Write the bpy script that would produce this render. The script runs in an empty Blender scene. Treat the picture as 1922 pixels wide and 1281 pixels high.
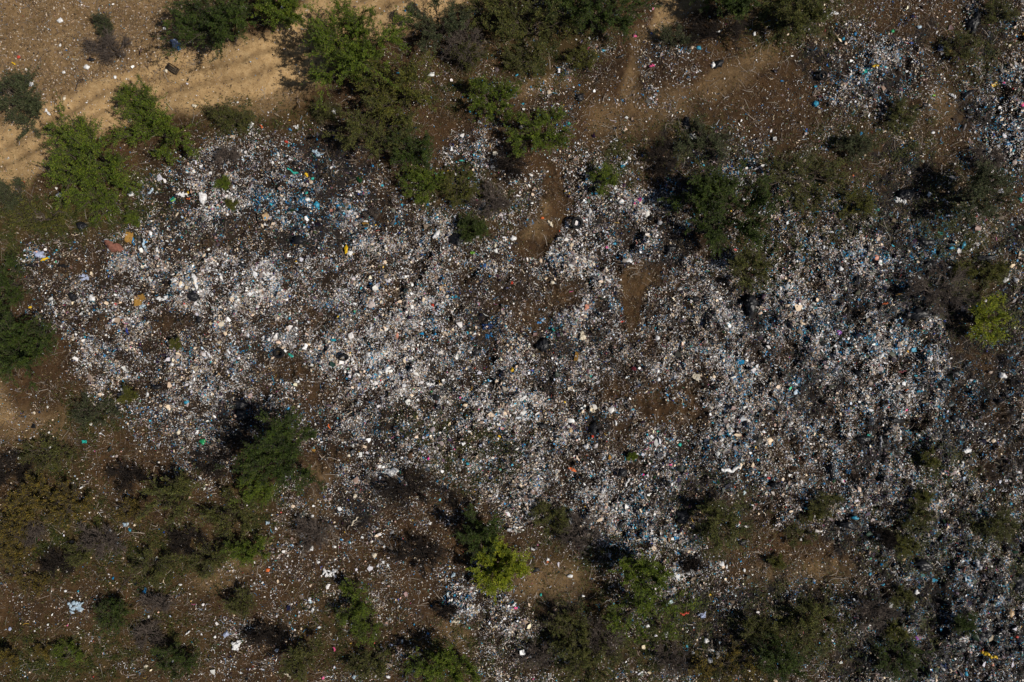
import bpy, math, random
import numpy as np

# ------------------------------------------------------------------ camera, light, exposure
H = 40.04                    # camera height above the datum, metres
S = 1.0 / 32.0               # metres per photo pixel at the datum
scene = bpy.context.scene
cam_d = bpy.data.cameras.new('camera'); cam = bpy.data.objects.new('camera', cam_d)
scene.collection.objects.link(cam); scene.camera = cam
cam_d.sensor_width = 36.0; cam_d.lens = 24.0; cam_d.clip_end = 3000.0
cam.location = (0, 0, H); cam.rotation_euler = (0, 0, 0)

SUN_EL = math.radians(51.0)
SUN_DIR = math.radians(-17.0)         # azimuth (from +X, ccw) the light comes FROM: from the right, slightly below
world = bpy.data.worlds.new('World'); scene.world = world; world.use_nodes = True
wn = world.node_tree; wn.nodes.clear()
sky = wn.nodes.new('ShaderNodeTexSky'); sky.sky_type = 'NISHITA'; sky.sun_disc = False
sky.sun_elevation = SUN_EL; sky.sun_rotation = math.pi / 2 - SUN_DIR
bg = wn.nodes.new('ShaderNodeBackground'); bg.inputs[1].default_value = 0.05
wo = wn.nodes.new('ShaderNodeOutputWorld')
wn.links.new(sky.outputs[0], bg.inputs[0]); wn.links.new(bg.outputs[0], wo.inputs[0])
sun_d = bpy.data.lights.new('sun', 'SUN'); sun_d.energy = 4.5; sun_d.angle = math.radians(0.5)
sun_d.color = (1.0, 0.94, 0.85)
sun = bpy.data.objects.new('sun', sun_d); scene.collection.objects.link(sun)
sx, sy, sz = math.cos(SUN_EL) * math.cos(SUN_DIR), math.cos(SUN_EL) * math.sin(SUN_DIR), math.sin(SUN_EL)
from mathutils import Vector
sun.rotation_euler = Vector((sx, sy, sz)).to_track_quat('Z', 'Y').to_euler()
sun.location = (sx * 60, sy * 60, sz * 60)
scene.view_settings.view_transform = 'Standard'; scene.view_settings.look = 'None'
scene.view_settings.exposure = -0.22; scene.view_settings.gamma = 1.0
scene.cycles.max_bounces = 5; scene.cycles.diffuse_bounces = 3

rng = np.random.default_rng(7)
R = random.Random(11)
C = bpy.data.collections.new('place'); scene.collection.children.link(C)

# ------------------------------------------------------------------ noise
def _hash(ix, iy, seed):
    h = (ix.astype(np.int64) * 374761393 + iy.astype(np.int64) * 668265263 + seed * 974634777) & 0x7fffffff
    h = ((h ^ (h >> 13)) * 1274126177) & 0x7fffffff
    h = (h ^ (h >> 16)) & 0xffff
    return h / 65535.0
def vnoise(x, y, seed=0):
    x = np.asarray(x, float); y = np.asarray(y, float)
    ix = np.floor(x); iy = np.floor(y); fx = x - ix; fy = y - iy
    fx = fx * fx * (3 - 2 * fx); fy = fy * fy * (3 - 2 * fy)
    a = _hash(ix, iy, seed); b = _hash(ix + 1, iy, seed); c = _hash(ix, iy + 1, seed); d = _hash(ix + 1, iy + 1, seed)
    return (a * (1 - fx) + b * fx) * (1 - fy) + (c * (1 - fx) + d * fx) * fy
def fbm(x, y, seed=0, oct=4, gain=0.5):
    s = 0; a = 1; t = 0
    for k in range(oct):
        s = s + a * vnoise(x * 2 ** k + 13.7 * k, y * 2 ** k - 7.1 * k, seed + k); t += a; a *= gain
    return s / t

# ------------------------------------------------------------------ where the rubbish lies (40 px cells of the site plan, 0 none .. 9 thick)
DM = """
11111110 00000000 00000000 11110110 11111122 22222444
11111110 00000000 00001110 11111011 11111134 43222344
11111110 00000000 00011111 11133143 31111244 56633334
11111110 00000000 00011111 11443143 21111235 56632335
11100000 00000000 00111112 22211232 11112234 55431267
00100000 00112111 00111122 23211111 01122334 33321378
00000000 12344332 11111342 12222112 23332222 22221278
00000013 45665543 21122552 12243332 35443222 22322467
00000025 67778775 44322552 34465433 34544333 33433344
00000246 79887886 65433443 44266654 22345444 44334222
00001345 55667776 65655323 22256655 22225555 55543333
03444445 55567666 77765645 20777665 33356666 66555334
24555667 78877666 66667666 46866665 44446666 77655333
24555677 88987766 66577766 54665253 66657777 77665334
03556777 88998866 77677756 43555245 78887787 78876434
00455665 55656677 77787655 43665455 78787788 88885224
00036665 66555577 88777655 65565655 66878889 98885224
00024665 66655577 78788766 66565555 67788899 88886434
11003546 66654556 67788877 87554445 66677888 78877655
11111235 55654456 77788878 87665434 56667777 77776655
11111124 55644457 66777777 77776545 56666666 67766655
11111111 34501335 66676677 76666665 56566665 66766655
11111111 12201445 55433456 66777666 55455445 66666555
11111111 11111334 33322346 66787765 42344456 66666666
11211111 11112224 42232223 44686776 32335556 66666666
11111111 11112222 22222122 22357753 32223334 66666677
11111111 11222222 22222341 11224655 53222333 56667777
11111121 11122222 22222665 21113456 54323333 56667777
11122111 11112222 22221666 42112454 54444444 45667788
11111111 11332211 22222256 64212443 33332234 55667788
11111111 11332212 22321135 64222323 33322334 56667788
11111111 11222222 33221134 43222333 33333345 66667777
"""
D = np.array([[int(c) for c in l.replace(' ', '')] for l in DM.strip().split('\n')], float) / 9.0
# bare or half-covered hollows inside the dump: px, py, rx, ry, how much is taken away
BARE = [(555,600,70,32,.45),(430,640,60,30,.28),(600,720,70,40,.4),(740,545,45,30,.4),(700,590,30,50,.2),(1060,556,38,34,.45),
 (1205,512,62,34,.75),(1190,570,24,60,.6),(1250,755,62,55,.5),(1150,735,50,30,.3),(1310,760,30,60,.25),(470,430,60,36,.35),(380,470,70,34,.3),
 (150,500,70,30,.25),(310,600,60,30,.35),(200,610,50,26,.3),(880,625,60,25,.2),(975,600,45,50,.25),(1140,820,45,36,.4),
 (540,690,60,26,.3),(1010,450,36,40,.9),(1035,380,26,70,.95),(690,330,40,25,.2),(860,520,40,40,.3),(920,560,40,40,.3),
 (1480,860,60,40,.3),(1560,760,50,30,.25),(1430,640,30,40,.2),(1700,690,40,26,.25),(1230,640,30,40,.2),(620,870,60,40,.6),
 (1640,840,40,40,.1),(1840,770,50,30,.25),(1850,860,60,30,.35),(1470,1000,70,50,.3),(1540,1050,70,40,.35),(1740,1120,40,30,.3),
 (600,770,50,30,.3),(700,690,40,30,.25),(850,350,50,40,.2),(1600,330,60,30,.2),(1300,230,90,26,.2),(720,430,50,30,.2)]
# thick bright windrows: x0,y0,x1,y1,halfwidth,strength
WIND = [(768,470,776,600,16,.25),(776,600,720,690,24,.2),(1100,500,1085,640,18,.25),(1085,640,1110,760,22,.25),(1155,500,1160,600,14,.2),
 (1330,520,1350,660,20,.25),(1350,660,1340,800,18,.2),(380,540,520,540,34,.25),(640,540,760,580,20,.2),(340,360,440,385,26,.3),
 (905,540,900,610,14,.2),(700,640,850,760,30,.18),(900,760,1010,740,26,.2),(1050,440,1110,470,24,.25),(1440,560,1560,620,50,.15),
 (1560,640,1700,720,40,.15),(440,640,560,640,20,.15),(860,250,960,330,12,.25),(1820,190,1900,260,40,.15),(1150,930,1270,1030,34,.2),
 (1270,1030,1310,1090,26,.25),(900,1130,960,1180,28,.15),(880,420,900,430,20,-.2),(560,330,700,440,34,.1),(1780,1200,1900,1160,40,.1),
 (240,500,420,500,18,.15),(1200,560,1240,620,14,.15),(640,880,760,870,10,.2),(650,940,700,1000,18,.25),(1690,70,1700,140,30,.15)]
# sandy tracks and bare tan ground
SAND = [(-80,330,0,300,50,1),(0,300,90,255,54,1),(90,255,200,190,46,1),(200,190,330,150,50,1),(330,150,460,138,50,1),(460,138,570,105,50,1),
 (560,95,640,30,52,1),(640,30,760,-10,52,.95),(700,40,860,-20,34,.95),(470,190,540,170,26,.42),(20,40,300,50,80,.40),(-40,160,60,130,90,.42),(180,110,300,110,50,.45),
 (1225,60,1260,0,16,.65),(1250,28,1320,8,12,.55),(1190,170,1196,60,12,.18),(1130,225,1260,195,28,.18),(1260,195,1400,140,14,.12),(1330,165,1440,100,18,.24),
 (1180,170,1195,120,12,.28),(990,165,1060,150,16,.3),(1025,390,1000,440,14,.26),(1200,515,1200,520,34,.06),(1540,60,1545,90,10,.3),
 (-20,750,0,780,22,.5),(0,800,100,800,30,.25),(400,1090,480,1040,20,.25),(1000,1100,1060,1090,30,.3),(860,1170,860,1180,24,.3),(80,180,100,210,40,.4),
 (1440,1090,1600,1080,24,.28),(1850,430,1890,440,20,.3),(600,900,600,960,20,.2),(1760,190,1800,200,22,.25)]
# low green weeds: px,py,rx,ry,strength
WEEDS = [(90,405,90,34,1),(190,400,90,36,1),(270,350,40,30,.6),(130,440,100,20,.6),(20,430,40,90,.6),(440,225,60,30,.5),(560,220,60,26,.4),(90,860,60,40,.5),(180,780,60,40,.6),
 (120,1000,110,80,.6),(300,1050,120,60,.5),(120,1240,140,50,.7),(300,1200,120,60,.3),(1000,110,70,50,.7),(1080,60,60,40,.6),(880,170,70,40,.4),(1160,310,50,50,.5),
 (1300,270,70,50,.5),(1500,330,110,40,.6),(1560,400,90,60,.3),(1440,480,70,50,.4),(1800,420,70,90,.5),(1840,560,90,60,.6),(900,860,90,60,.3),(800,810,60,50,.3),
 (1100,1040,100,40,.4),(1200,1200,170,90,.6),(1080,1230,90,60,.6),(640,1170,70,70,.4),(860,1230,80,50,.5),(1500,1180,100,80,.6),(1340,980,70,60,.6),(1700,1010,70,60,.5),
 (1850,990,70,50,.5),(1760,880,60,50,.4),(1690,1190,60,50,.5),(1690,250,60,50,.5),(1600,260,60,40,.5),(1480,30,90,50,.8),(860,360,60,40,.6),(920,390,50,40,.5),(1840,100,60,60,.3),
 (470,960,60,50,.5),(700,1240,60,40,.3),(1370,1260,110,40,.6),(1900,1060,40,60,.4)]
def seg(px, py, x0, y0, x1, y1):
    dx, dy = x1 - x0, y1 - y0; L = dx * dx + dy * dy + 1e-6
    t = np.clip(((px - x0) * dx + (py - y0) * dy) / L, 0, 1)
    return np.hypot(px - x0 - t * dx, py - y0 - t * dy)
def grid_sample(G, u, v):
    u = np.clip(u, 0, G.shape[1] - 1.001); v = np.clip(v, 0, G.shape[0] - 1.001)
    i = u.astype(int); j = v.astype(int); fu = u - i; fv = v - j
    fu = fu * fu * (3 - 2 * fu); fv = fv * fv * (3 - 2 * fv)
    return (G[j, i] * (1 - fu) + G[j, i + 1] * fu) * (1 - fv) + (G[j + 1, i] * (1 - fu) + G[j + 1, i + 1] * fu) * fv
def base_density(px, py, raw=False):
    wx = (fbm(px / 60, py / 60, 5) - .5) * 50; wy = (fbm(px / 60, py / 60, 9) - .5) * 50
    u = (px + wx - 20) / 40; v = (py + wy - 20) / 40
    d = grid_sample(D, u, v)
    if raw: return np.clip(d, 0, 1.1)
    for x, y, rx, ry, s in BARE:
        q = ((px + wx * .6 - x) / rx) ** 2 + ((py + wy * .6 - y) / ry) ** 2
        d = d - .72 * s * np.clip(1.25 - q, 0, 1)
    for x0, y0, x1, y1, w, s in WIND:
        q = seg(px + wx * .6, py + wy * .6, x0, y0, x1, y1) / w
        d = d + s * np.exp(-q * q)
    return np.clip(d, 0.0, 1.1)
def sand_mask(px, py):
    wx = (fbm(px / 45, py / 45, 25) - .5) * 34; wy = (fbm(px / 45, py / 45, 29) - .5) * 34
    m = np.zeros_like(px, dtype=float)
    for x0, y0, x1, y1, w, s in SAND:
        q = seg(px + wx, py + wy, x0, y0, x1, y1) / w
        m = np.maximum(m, s * np.clip((1.7 - q * 1.05) if s < .9 else (2.6 - q * 1.9), 0, 1))
    return m
def weed_mask(px, py):
    m = np.zeros_like(px, dtype=float)
    for x, y, rx, ry, s in WEEDS:
        q = ((px - x) / rx) ** 2 + ((py - y) / ry) ** 2
        m = np.maximum(m, s * np.exp(-q))
    return m
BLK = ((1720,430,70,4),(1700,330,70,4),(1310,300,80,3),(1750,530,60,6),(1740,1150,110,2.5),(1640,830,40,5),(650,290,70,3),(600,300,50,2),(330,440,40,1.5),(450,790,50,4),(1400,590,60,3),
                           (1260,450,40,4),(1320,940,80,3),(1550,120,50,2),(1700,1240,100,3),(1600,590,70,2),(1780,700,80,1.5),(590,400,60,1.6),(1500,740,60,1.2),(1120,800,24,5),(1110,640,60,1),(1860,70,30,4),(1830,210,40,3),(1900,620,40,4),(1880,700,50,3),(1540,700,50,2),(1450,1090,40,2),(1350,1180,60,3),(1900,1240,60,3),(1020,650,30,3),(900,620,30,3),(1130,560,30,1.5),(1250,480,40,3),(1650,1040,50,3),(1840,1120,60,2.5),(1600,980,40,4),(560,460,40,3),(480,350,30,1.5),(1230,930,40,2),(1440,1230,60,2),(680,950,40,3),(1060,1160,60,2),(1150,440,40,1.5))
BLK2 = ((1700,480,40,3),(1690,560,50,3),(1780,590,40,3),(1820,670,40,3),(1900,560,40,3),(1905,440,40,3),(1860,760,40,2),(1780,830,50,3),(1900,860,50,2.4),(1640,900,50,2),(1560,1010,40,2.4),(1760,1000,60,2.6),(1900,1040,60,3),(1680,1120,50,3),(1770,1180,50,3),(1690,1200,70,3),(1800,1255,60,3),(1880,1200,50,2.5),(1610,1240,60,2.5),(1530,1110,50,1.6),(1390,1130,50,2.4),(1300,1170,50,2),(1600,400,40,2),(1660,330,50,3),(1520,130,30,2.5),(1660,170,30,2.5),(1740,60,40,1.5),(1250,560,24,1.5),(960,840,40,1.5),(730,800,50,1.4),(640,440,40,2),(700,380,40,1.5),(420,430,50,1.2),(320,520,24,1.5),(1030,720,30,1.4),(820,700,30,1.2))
def black_mask(px, py):  # dark blotches: bush shade painted into the colour, together with black plastic
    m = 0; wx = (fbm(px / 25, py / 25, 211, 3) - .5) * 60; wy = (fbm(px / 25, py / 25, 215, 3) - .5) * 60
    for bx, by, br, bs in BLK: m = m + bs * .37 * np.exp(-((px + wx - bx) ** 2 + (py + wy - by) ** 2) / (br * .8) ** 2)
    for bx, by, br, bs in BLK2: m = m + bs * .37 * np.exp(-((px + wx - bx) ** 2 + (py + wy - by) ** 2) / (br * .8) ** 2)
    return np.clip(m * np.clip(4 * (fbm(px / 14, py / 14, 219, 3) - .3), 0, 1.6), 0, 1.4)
def to_px(x, y): return x / S + 961.0, 640.5 - y / S

ROAD = ((-40,320,90,255),(90,255,200,190),(200,190,330,150),(330,150,460,130),(460,130,560,95),(560,95,640,30),(640,30,760,-10))
def height(x, y):
    px, py = to_px(np.asarray(x, float), np.asarray(y, float))
    d = base_density(px, py, True); sd = sand_mask(px, py)
    z = 0.45 * np.clip(d - .15, 0, 1) + 0.5 * (fbm(px / 260, py / 260, 41, 3) - .5)
    rough = np.clip((d - .1) * 1.6, 0.12, 1) * (1 - .6 * np.clip(sd, 0, 1))
    z = z + .7 * (fbm(px / 95, py / 95, 47, 2) - .5)
    z = z + rough * (0.9 * (fbm(px / 38, py / 38, 51, 3) - .5) + 0.50 * (fbm(px / 13, py / 13, 61, 3) - .5))
    z = z + np.clip((d - .12) * 2.2, 0, 1) * (1 - .8 * np.clip(sd, 0, 1)) * 0.34 * (fbm(px / 6.5, py / 6.5, 171, 2) - .5)
    z = z + 0.06 * (fbm(px / 16, py / 16, 71, 3) - .5)
    # wheel ruts along the sandy road
    for off in (-17, 13):
        for x0, y0, x1, y1 in ROAD:
            L = math.hypot(x1 - x0, y1 - y0); nx, ny = -(y1 - y0) / L * off, (x1 - x0) / L * off
            q = seg(px, py, x0 + nx, y0 + ny, x1 + nx, y1 + ny) / 6
            z = z - 0.075 * np.exp(-q * q)
    return z
# height cache on a regular grid for fast lookups
GX0, GX1, GY0, GY1, GD = -42.0, 42.0, -31.0, 31.0, 0.08
gx = np.arange(GX0, GX1 + GD, GD); gy = np.arange(GY0, GY1 + GD, GD)
GXX, GYY = np.meshgrid(gx, gy)
GZ = height(GXX, GYY)
def bil(G, x, y):
    u = np.clip((np.asarray(x, float) - GX0) / GD, 0, G.shape[1] - 1.001); v = np.clip((np.asarray(y, float) - GY0) / GD, 0, G.shape[0] - 1.001)
    i = u.astype(int); j = v.astype(int); fu = u - i; fv = v - j
    return (G[j, i] * (1 - fu) + G[j, i + 1] * fu) * (1 - fv) + (G[j + 1, i] * (1 - fu) + G[j + 1, i + 1] * fu) * fv
def gz(x, y): return bil(GZ, x, y)
PXX, PYY = to_px(GXX, GYY)
GDEN = base_density(PXX, PYY); GSAND = sand_mask(PXX, PYY); GWEED = weed_mask(PXX, PYY)

def at(px, py, up=0.0):
    """point of the site under a photo position: the ray from the camera met with the ground (raised by up)"""
    z = 0.3
    for _ in range(4):
        k = (H - z - up) / H
        x = (px - 961.0) * S * k; y = (640.5 - py) * S * k
        z = float(gz(x, y))
    return x, y, z

# ------------------------------------------------------------------ materials
def nt(name):
    m = bpy.data.materials.new(name); m.use_nodes = True
    n = m.node_tree; n.nodes.clear()
    return m, n, n.nodes, n.links
def N(nodes, t, **k):
    o = nodes.new(t)
    for a, b in k.items(): setattr(o, a, b)
    return o
def ground_material():
    m, n, nd, lk = nt('soil')
    out = N(nd, 'ShaderNodeOutputMaterial'); pr = N(nd, 'ShaderNodeBsdfPrincipled'); pr.inputs['Roughness'].default_value = .95
    pr.inputs['Specular IOR Level'].default_value = .15
    geo = N(nd, 'ShaderNodeNewGeometry')
    def noise(scale, det=6, rough=.65):
        o = N(nd, 'ShaderNodeTexNoise'); o.inputs['Scale'].default_value = scale; o.inputs['Detail'].default_value = det
        o.inputs['Roughness'].default_value = rough; lk.new(geo.outputs['Position'], o.inputs['Vector']); return o
    def ramp(src, stops):
        r = N(nd, 'ShaderNodeValToRGB'); lk.new(src, r.inputs[0])
        while len(r.color_ramp.elements) < len(stops): r.color_ramp.elements.new(.5)
        for e, (p, c) in zip(r.color_ramp.elements, stops): e.position = p; e.color = (*c, 1)
        return r
    def mix(f, a, b, mode='MIX'):
        x = N(nd, 'ShaderNodeMix', data_type='RGBA', blend_type=mode)
        if hasattr(f, 'is_output'): lk.new(f, x.inputs[0])
        else: x.inputs[0].default_value = f
        for s, i in ((a, 6), (b, 7)):
            if hasattr(s, 'is_output'): lk.new(s, x.inputs[i])
            else: x.inputs[i].default_value = (*s, 1)
        return x.outputs[2]
    n1 = noise(.55, 8); n2 = noise(3.2, 8, .75); n3 = noise(15, 6, .8); n4 = noise(.18, 4)
    brown = ramp(n2.outputs[0], [(.28, (.014, .008, .004)), (.5, (.044, .0245, .012)), (.74, (.11, .062, .030))])
    red = ramp(n3.outputs[0], [(.3, (.030, .017, .008)), (.7, (.120, .064, .026))])
    f1 = ramp(n1.outputs[0], [(.42, (0, 0, 0)), (.62, (.8, .8, .8))])
    earth = mix(f1.outputs[0], brown.outputs[0], red.outputs[0])
    sand = ramp(n2.outputs[0], [(.28, (.28, .175, .080)), (.5, (.48, .315, .150)), (.70, (.62, .44, .235))])
    fine = ramp(n3.outputs[0], [(.30, (.35, .33, .30)), (.6, (1, 1, 1))])
    sand2 = mix(.6, sand.outputs[0], fine.outputs[0], 'MULTIPLY')
    sa = N(nd, 'ShaderNodeAttribute', attribute_name='sand'); wa = N(nd, 'ShaderNodeAttribute', attribute_name='weeds'); da = N(nd, 'ShaderNodeAttribute', attribute_name='rubbish')
    base = mix(sa.outputs['Fac'], earth, sand2)
    weed = ramp(n3.outputs[0], [(.3, (.022, .020, .006)), (.7, (.100, .088, .025))])
    mw = N(nd, 'ShaderNodeMath', operation='MULTIPLY'); lk.new(wa.outputs['Fac'], mw.inputs[0]); lk.new(n2.outputs[0], mw.inputs[1]); mw2 = N(nd, 'ShaderNodeMath', operation='MULTIPLY', use_clamp=True); lk.new(mw.outputs[0], mw2.inputs[0]); mw2.inputs[1].default_value = 1.5
    base = mix(mw2.outputs[0], base, weed.outputs[0])
    humus = ramp(n3.outputs[0], [(.3, (.005, .004, .003)), (.55, (.020, .013, .009)), (.8, (.060, .042, .030))])
    md = N(nd, 'ShaderNodeMath', operation='MULTIPLY'); lk.new(da.outputs['Fac'], md.inputs[0]); md.inputs[1].default_value = .92
    base = mix(md.outputs[0], base, humus.outputs[0])
    ba = N(nd, 'ShaderNodeAttribute', attribute_name='painted_shade'); shade_soil = ramp(n3.outputs[0], [(.35, (.006, .005, .005)), (.75, (.035, .030, .027))])  # soil darkened inside the blotches, bush shade painted into the ground
    base = mix(ba.outputs['Fac'], base, shade_soil.outputs[0])
    lk.new(base, pr.inputs['Base Color'])
    bp = N(nd, 'ShaderNodeBump'); bp.inputs['Strength'].default_value = .6; bp.inputs['Distance'].default_value = .05
    lk.new(n3.outputs[0], bp.inputs['Height']); lk.new(bp.outputs[0], pr.inputs['Normal'])
    lk.new(pr.outputs[0], out.inputs[0])
    return m
def attr_material(name, rough=.6, spec=.3, translucent=0.0, noise=0.0):
    m, n, nd, lk = nt(name)
    out = N(nd, 'ShaderNodeOutputMaterial'); a = N(nd, 'ShaderNodeAttribute', attribute_name='tint')
    pr = N(nd, 'ShaderNodeBsdfPrincipled'); pr.inputs['Roughness'].default_value = rough; pr.inputs['Specular IOR Level'].default_value = spec
    col = a.outputs['Color']
    if noise:
        geo = N(nd, 'ShaderNodeNewGeometry'); no = N(nd, 'ShaderNodeTexNoise'); no.inputs['Scale'].default_value = 22; no.inputs['Detail'].default_value = 4
        lk.new(geo.outputs['Position'], no.inputs['Vector'])
        r = N(nd, 'ShaderNodeValToRGB'); r.color_ramp.elements[0].position = .35; r.color_ramp.elements[0].color = (1 - noise, 1 - noise * 1.05, 1 - noise * 1.1, 1)
        r.color_ramp.elements[1].position = .6; r.color_ramp.elements[1].color = (1, 1, 1, 1); lk.new(no.outputs[0], r.inputs[0])
        x = N(nd, 'ShaderNodeMix', data_type='RGBA', blend_type='MULTIPLY'); x.inputs[0].default_value = 1
        lk.new(col, x.inputs[6]); lk.new(r.outputs[0], x.inputs[7]); col = x.outputs[2]
    lk.new(col, pr.inputs['Base Color'])
    if translucent:
        t = N(nd, 'ShaderNodeBsdfTranslucent'); lk.new(col, t.inputs[0]); mx = N(nd, 'ShaderNodeMixShader'); mx.inputs[0].default_value = translucent
        lk.new(pr.outputs[0], mx.inputs[1]); lk.new(t.outputs[0], mx.inputs[2]); lk.new(mx.outputs[0], out.inputs[0])
    else: lk.new(pr.outputs[0], out.inputs[0])
    return m
_pm = {}
def plain(name, col, rough=.6, spec=.3, dirt=.35):
    key = (name, tuple(col))
    if key in _pm: return _pm[key]
    m, n, nd, lk = nt(name)
    out = N(nd, 'ShaderNodeOutputMaterial'); pr = N(nd, 'ShaderNodeBsdfPrincipled'); pr.inputs['Roughness'].default_value = rough; pr.inputs['Specular IOR Level'].default_value = spec
    geo = N(nd, 'ShaderNodeNewGeometry'); no = N(nd, 'ShaderNodeTexNoise'); no.inputs['Scale'].default_value = 9; no.inputs['Detail'].default_value = 6
    lk.new(geo.outputs['Position'], no.inputs['Vector'])
    r = N(nd, 'ShaderNodeValToRGB'); r.color_ramp.elements[0].position = .36; r.color_ramp.elements[1].position = .56
    r.color_ramp.elements[0].color = (col[0] * (1 - dirt), col[1] * (1 - dirt * 1.1), col[2] * (1 - dirt * 1.2), 1); r.color_ramp.elements[1].color = (*col, 1)
    lk.new(no.outputs[0], r.inputs[0]); lk.new(r.outputs[0], pr.inputs['Base Color']); lk.new(pr.outputs[0], out.inputs[0])
    _pm[key] = m; return m
M_SOIL = ground_material()
M_LIT = attr_material('mixed_litter', .5, .35)
M_LEAF = attr_material('foliage', .6, .25, .28)
M_WOOD = plain('bark', (.085, .068, .054), .9, .1)
M_DRY = attr_material('dry_stalks', .9, .1)

# ------------------------------------------------------------------ mesh helpers
def raw_mesh(name, verts, faces_idx, nper, mat, tint=None, parent=None, smooth=False):
    """verts (N,3); faces_idx (F,nper); tint (F,3) or (N,3) colours stored as attribute 'tint'"""
    me = bpy.data.meshes.new(name)
    verts = np.ascontiguousarray(verts, np.float32); f = np.ascontiguousarray(faces_idx, np.int32)
    me.vertices.add(len(verts)); me.vertices.foreach_set('co', verts.ravel())
    me.loops.add(f.size); me.loops.foreach_set('vertex_index', f.ravel())
    me.polygons.add(len(f)); me.polygons.foreach_set('loop_start', np.arange(0, f.size, nper, dtype=np.int32))
    me.polygons.foreach_set('loop_total', np.full(len(f), nper, np.int32))
    if smooth: me.polygons.foreach_set('use_smooth', np.ones(len(f), bool))
    if tint is not None:
        dom = 'FACE' if len(tint) == len(f) else 'POINT'
        a = me.attributes.new('tint', 'FLOAT_COLOR', dom)
        c = np.ones((len(tint), 4), np.float32); c[:, :3] = tint; a.data.foreach_set('color', c.ravel())
    me.update(calc_edges=True); me.validate()
    me.materials.append(mat)
    o = bpy.data.objects.new(name, me); C.objects.link(o)
    if parent is not None: o.parent = parent
    return o
def empty(name, loc):
    o = bpy.data.objects.new(name, None); o.empty_display_size = .3; C.objects.link(o); o.location = loc; return o
REG = []      # every countable thing, so that its label can be written at the end
def tag(o, look, cat, px, py, group=None, label=None):
    o['category'] = cat
    if group: o['group'] = group
    REG.append(dict(o=o, look=look, px=px, py=py, label=label)); return o
def kind(o, k): o['kind'] = k; return o

# ------------------------------------------------------------------ the ground
def build_ground():
    inner_x = np.arange(-34, 34.01, .08); inner_y = np.arange(-24, 24.01, .08)
    ext = np.array([1.5, 4, 8, 15, 30, 60, 120, 250, 500.])
    xs = np.concatenate([-34 - ext[::-1], inner_x, 34 + ext]); ys = np.concatenate([-24 - ext[::-1], inner_y, 24 + ext])
    X, Y = np.meshgrid(xs, ys); Z = gz(X, Y)
    nx, ny = len(xs), len(ys)
    i = np.arange(nx * ny).reshape(ny, nx)
    F = np.stack([i[:-1, :-1], i[:-1, 1:], i[1:, 1:], i[1:, :-1]], -1).reshape(-1, 4)
    o = raw_mesh('ground', np.stack([X, Y, Z], -1).reshape(-1, 3), F, 4, M_SOIL, smooth=True)
    px, py = to_px(X, Y)
    for nm, G in (('sand', GSAND), ('weeds', GWEED), ('rubbish', np.clip((GDEN - .15) * 2.4, 0, 1)), ('painted_shade', np.clip(black_mask(PXX, PYY) * 1.3, 0, 1))):
        v = bil(G, X, Y).ravel()
        if nm == 'sand':
            v = v * (.70 + .6 * fbm(px / 22, py / 22, 81, 4)).ravel(); w = 1.0
            for off in (-17, 13):
                for x0, y0, x1, y1 in ROAD:
                    L = math.hypot(x1 - x0, y1 - y0); nx_, ny_ = -(y1 - y0) / L * off, (x1 - x0) / L * off
                    q = seg(px, py + 6 * (fbm(px / 60, py / 60, 83, 2) - .5), x0 + nx_, y0 + ny_, x1 + nx_, y1 + ny_) / 7
                    w = np.minimum(w, 1 - .42 * np.exp(-q * q) * (.5 + fbm(px / 9, py / 9, 85, 2)))
            v = np.clip(v * w.ravel(), 0, 1)
        a = o.data.attributes.new(nm, 'FLOAT', 'POINT'); a.data.foreach_set('value', v.astype(np.float32))
    kind(o, 'structure')
build_ground()

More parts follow.
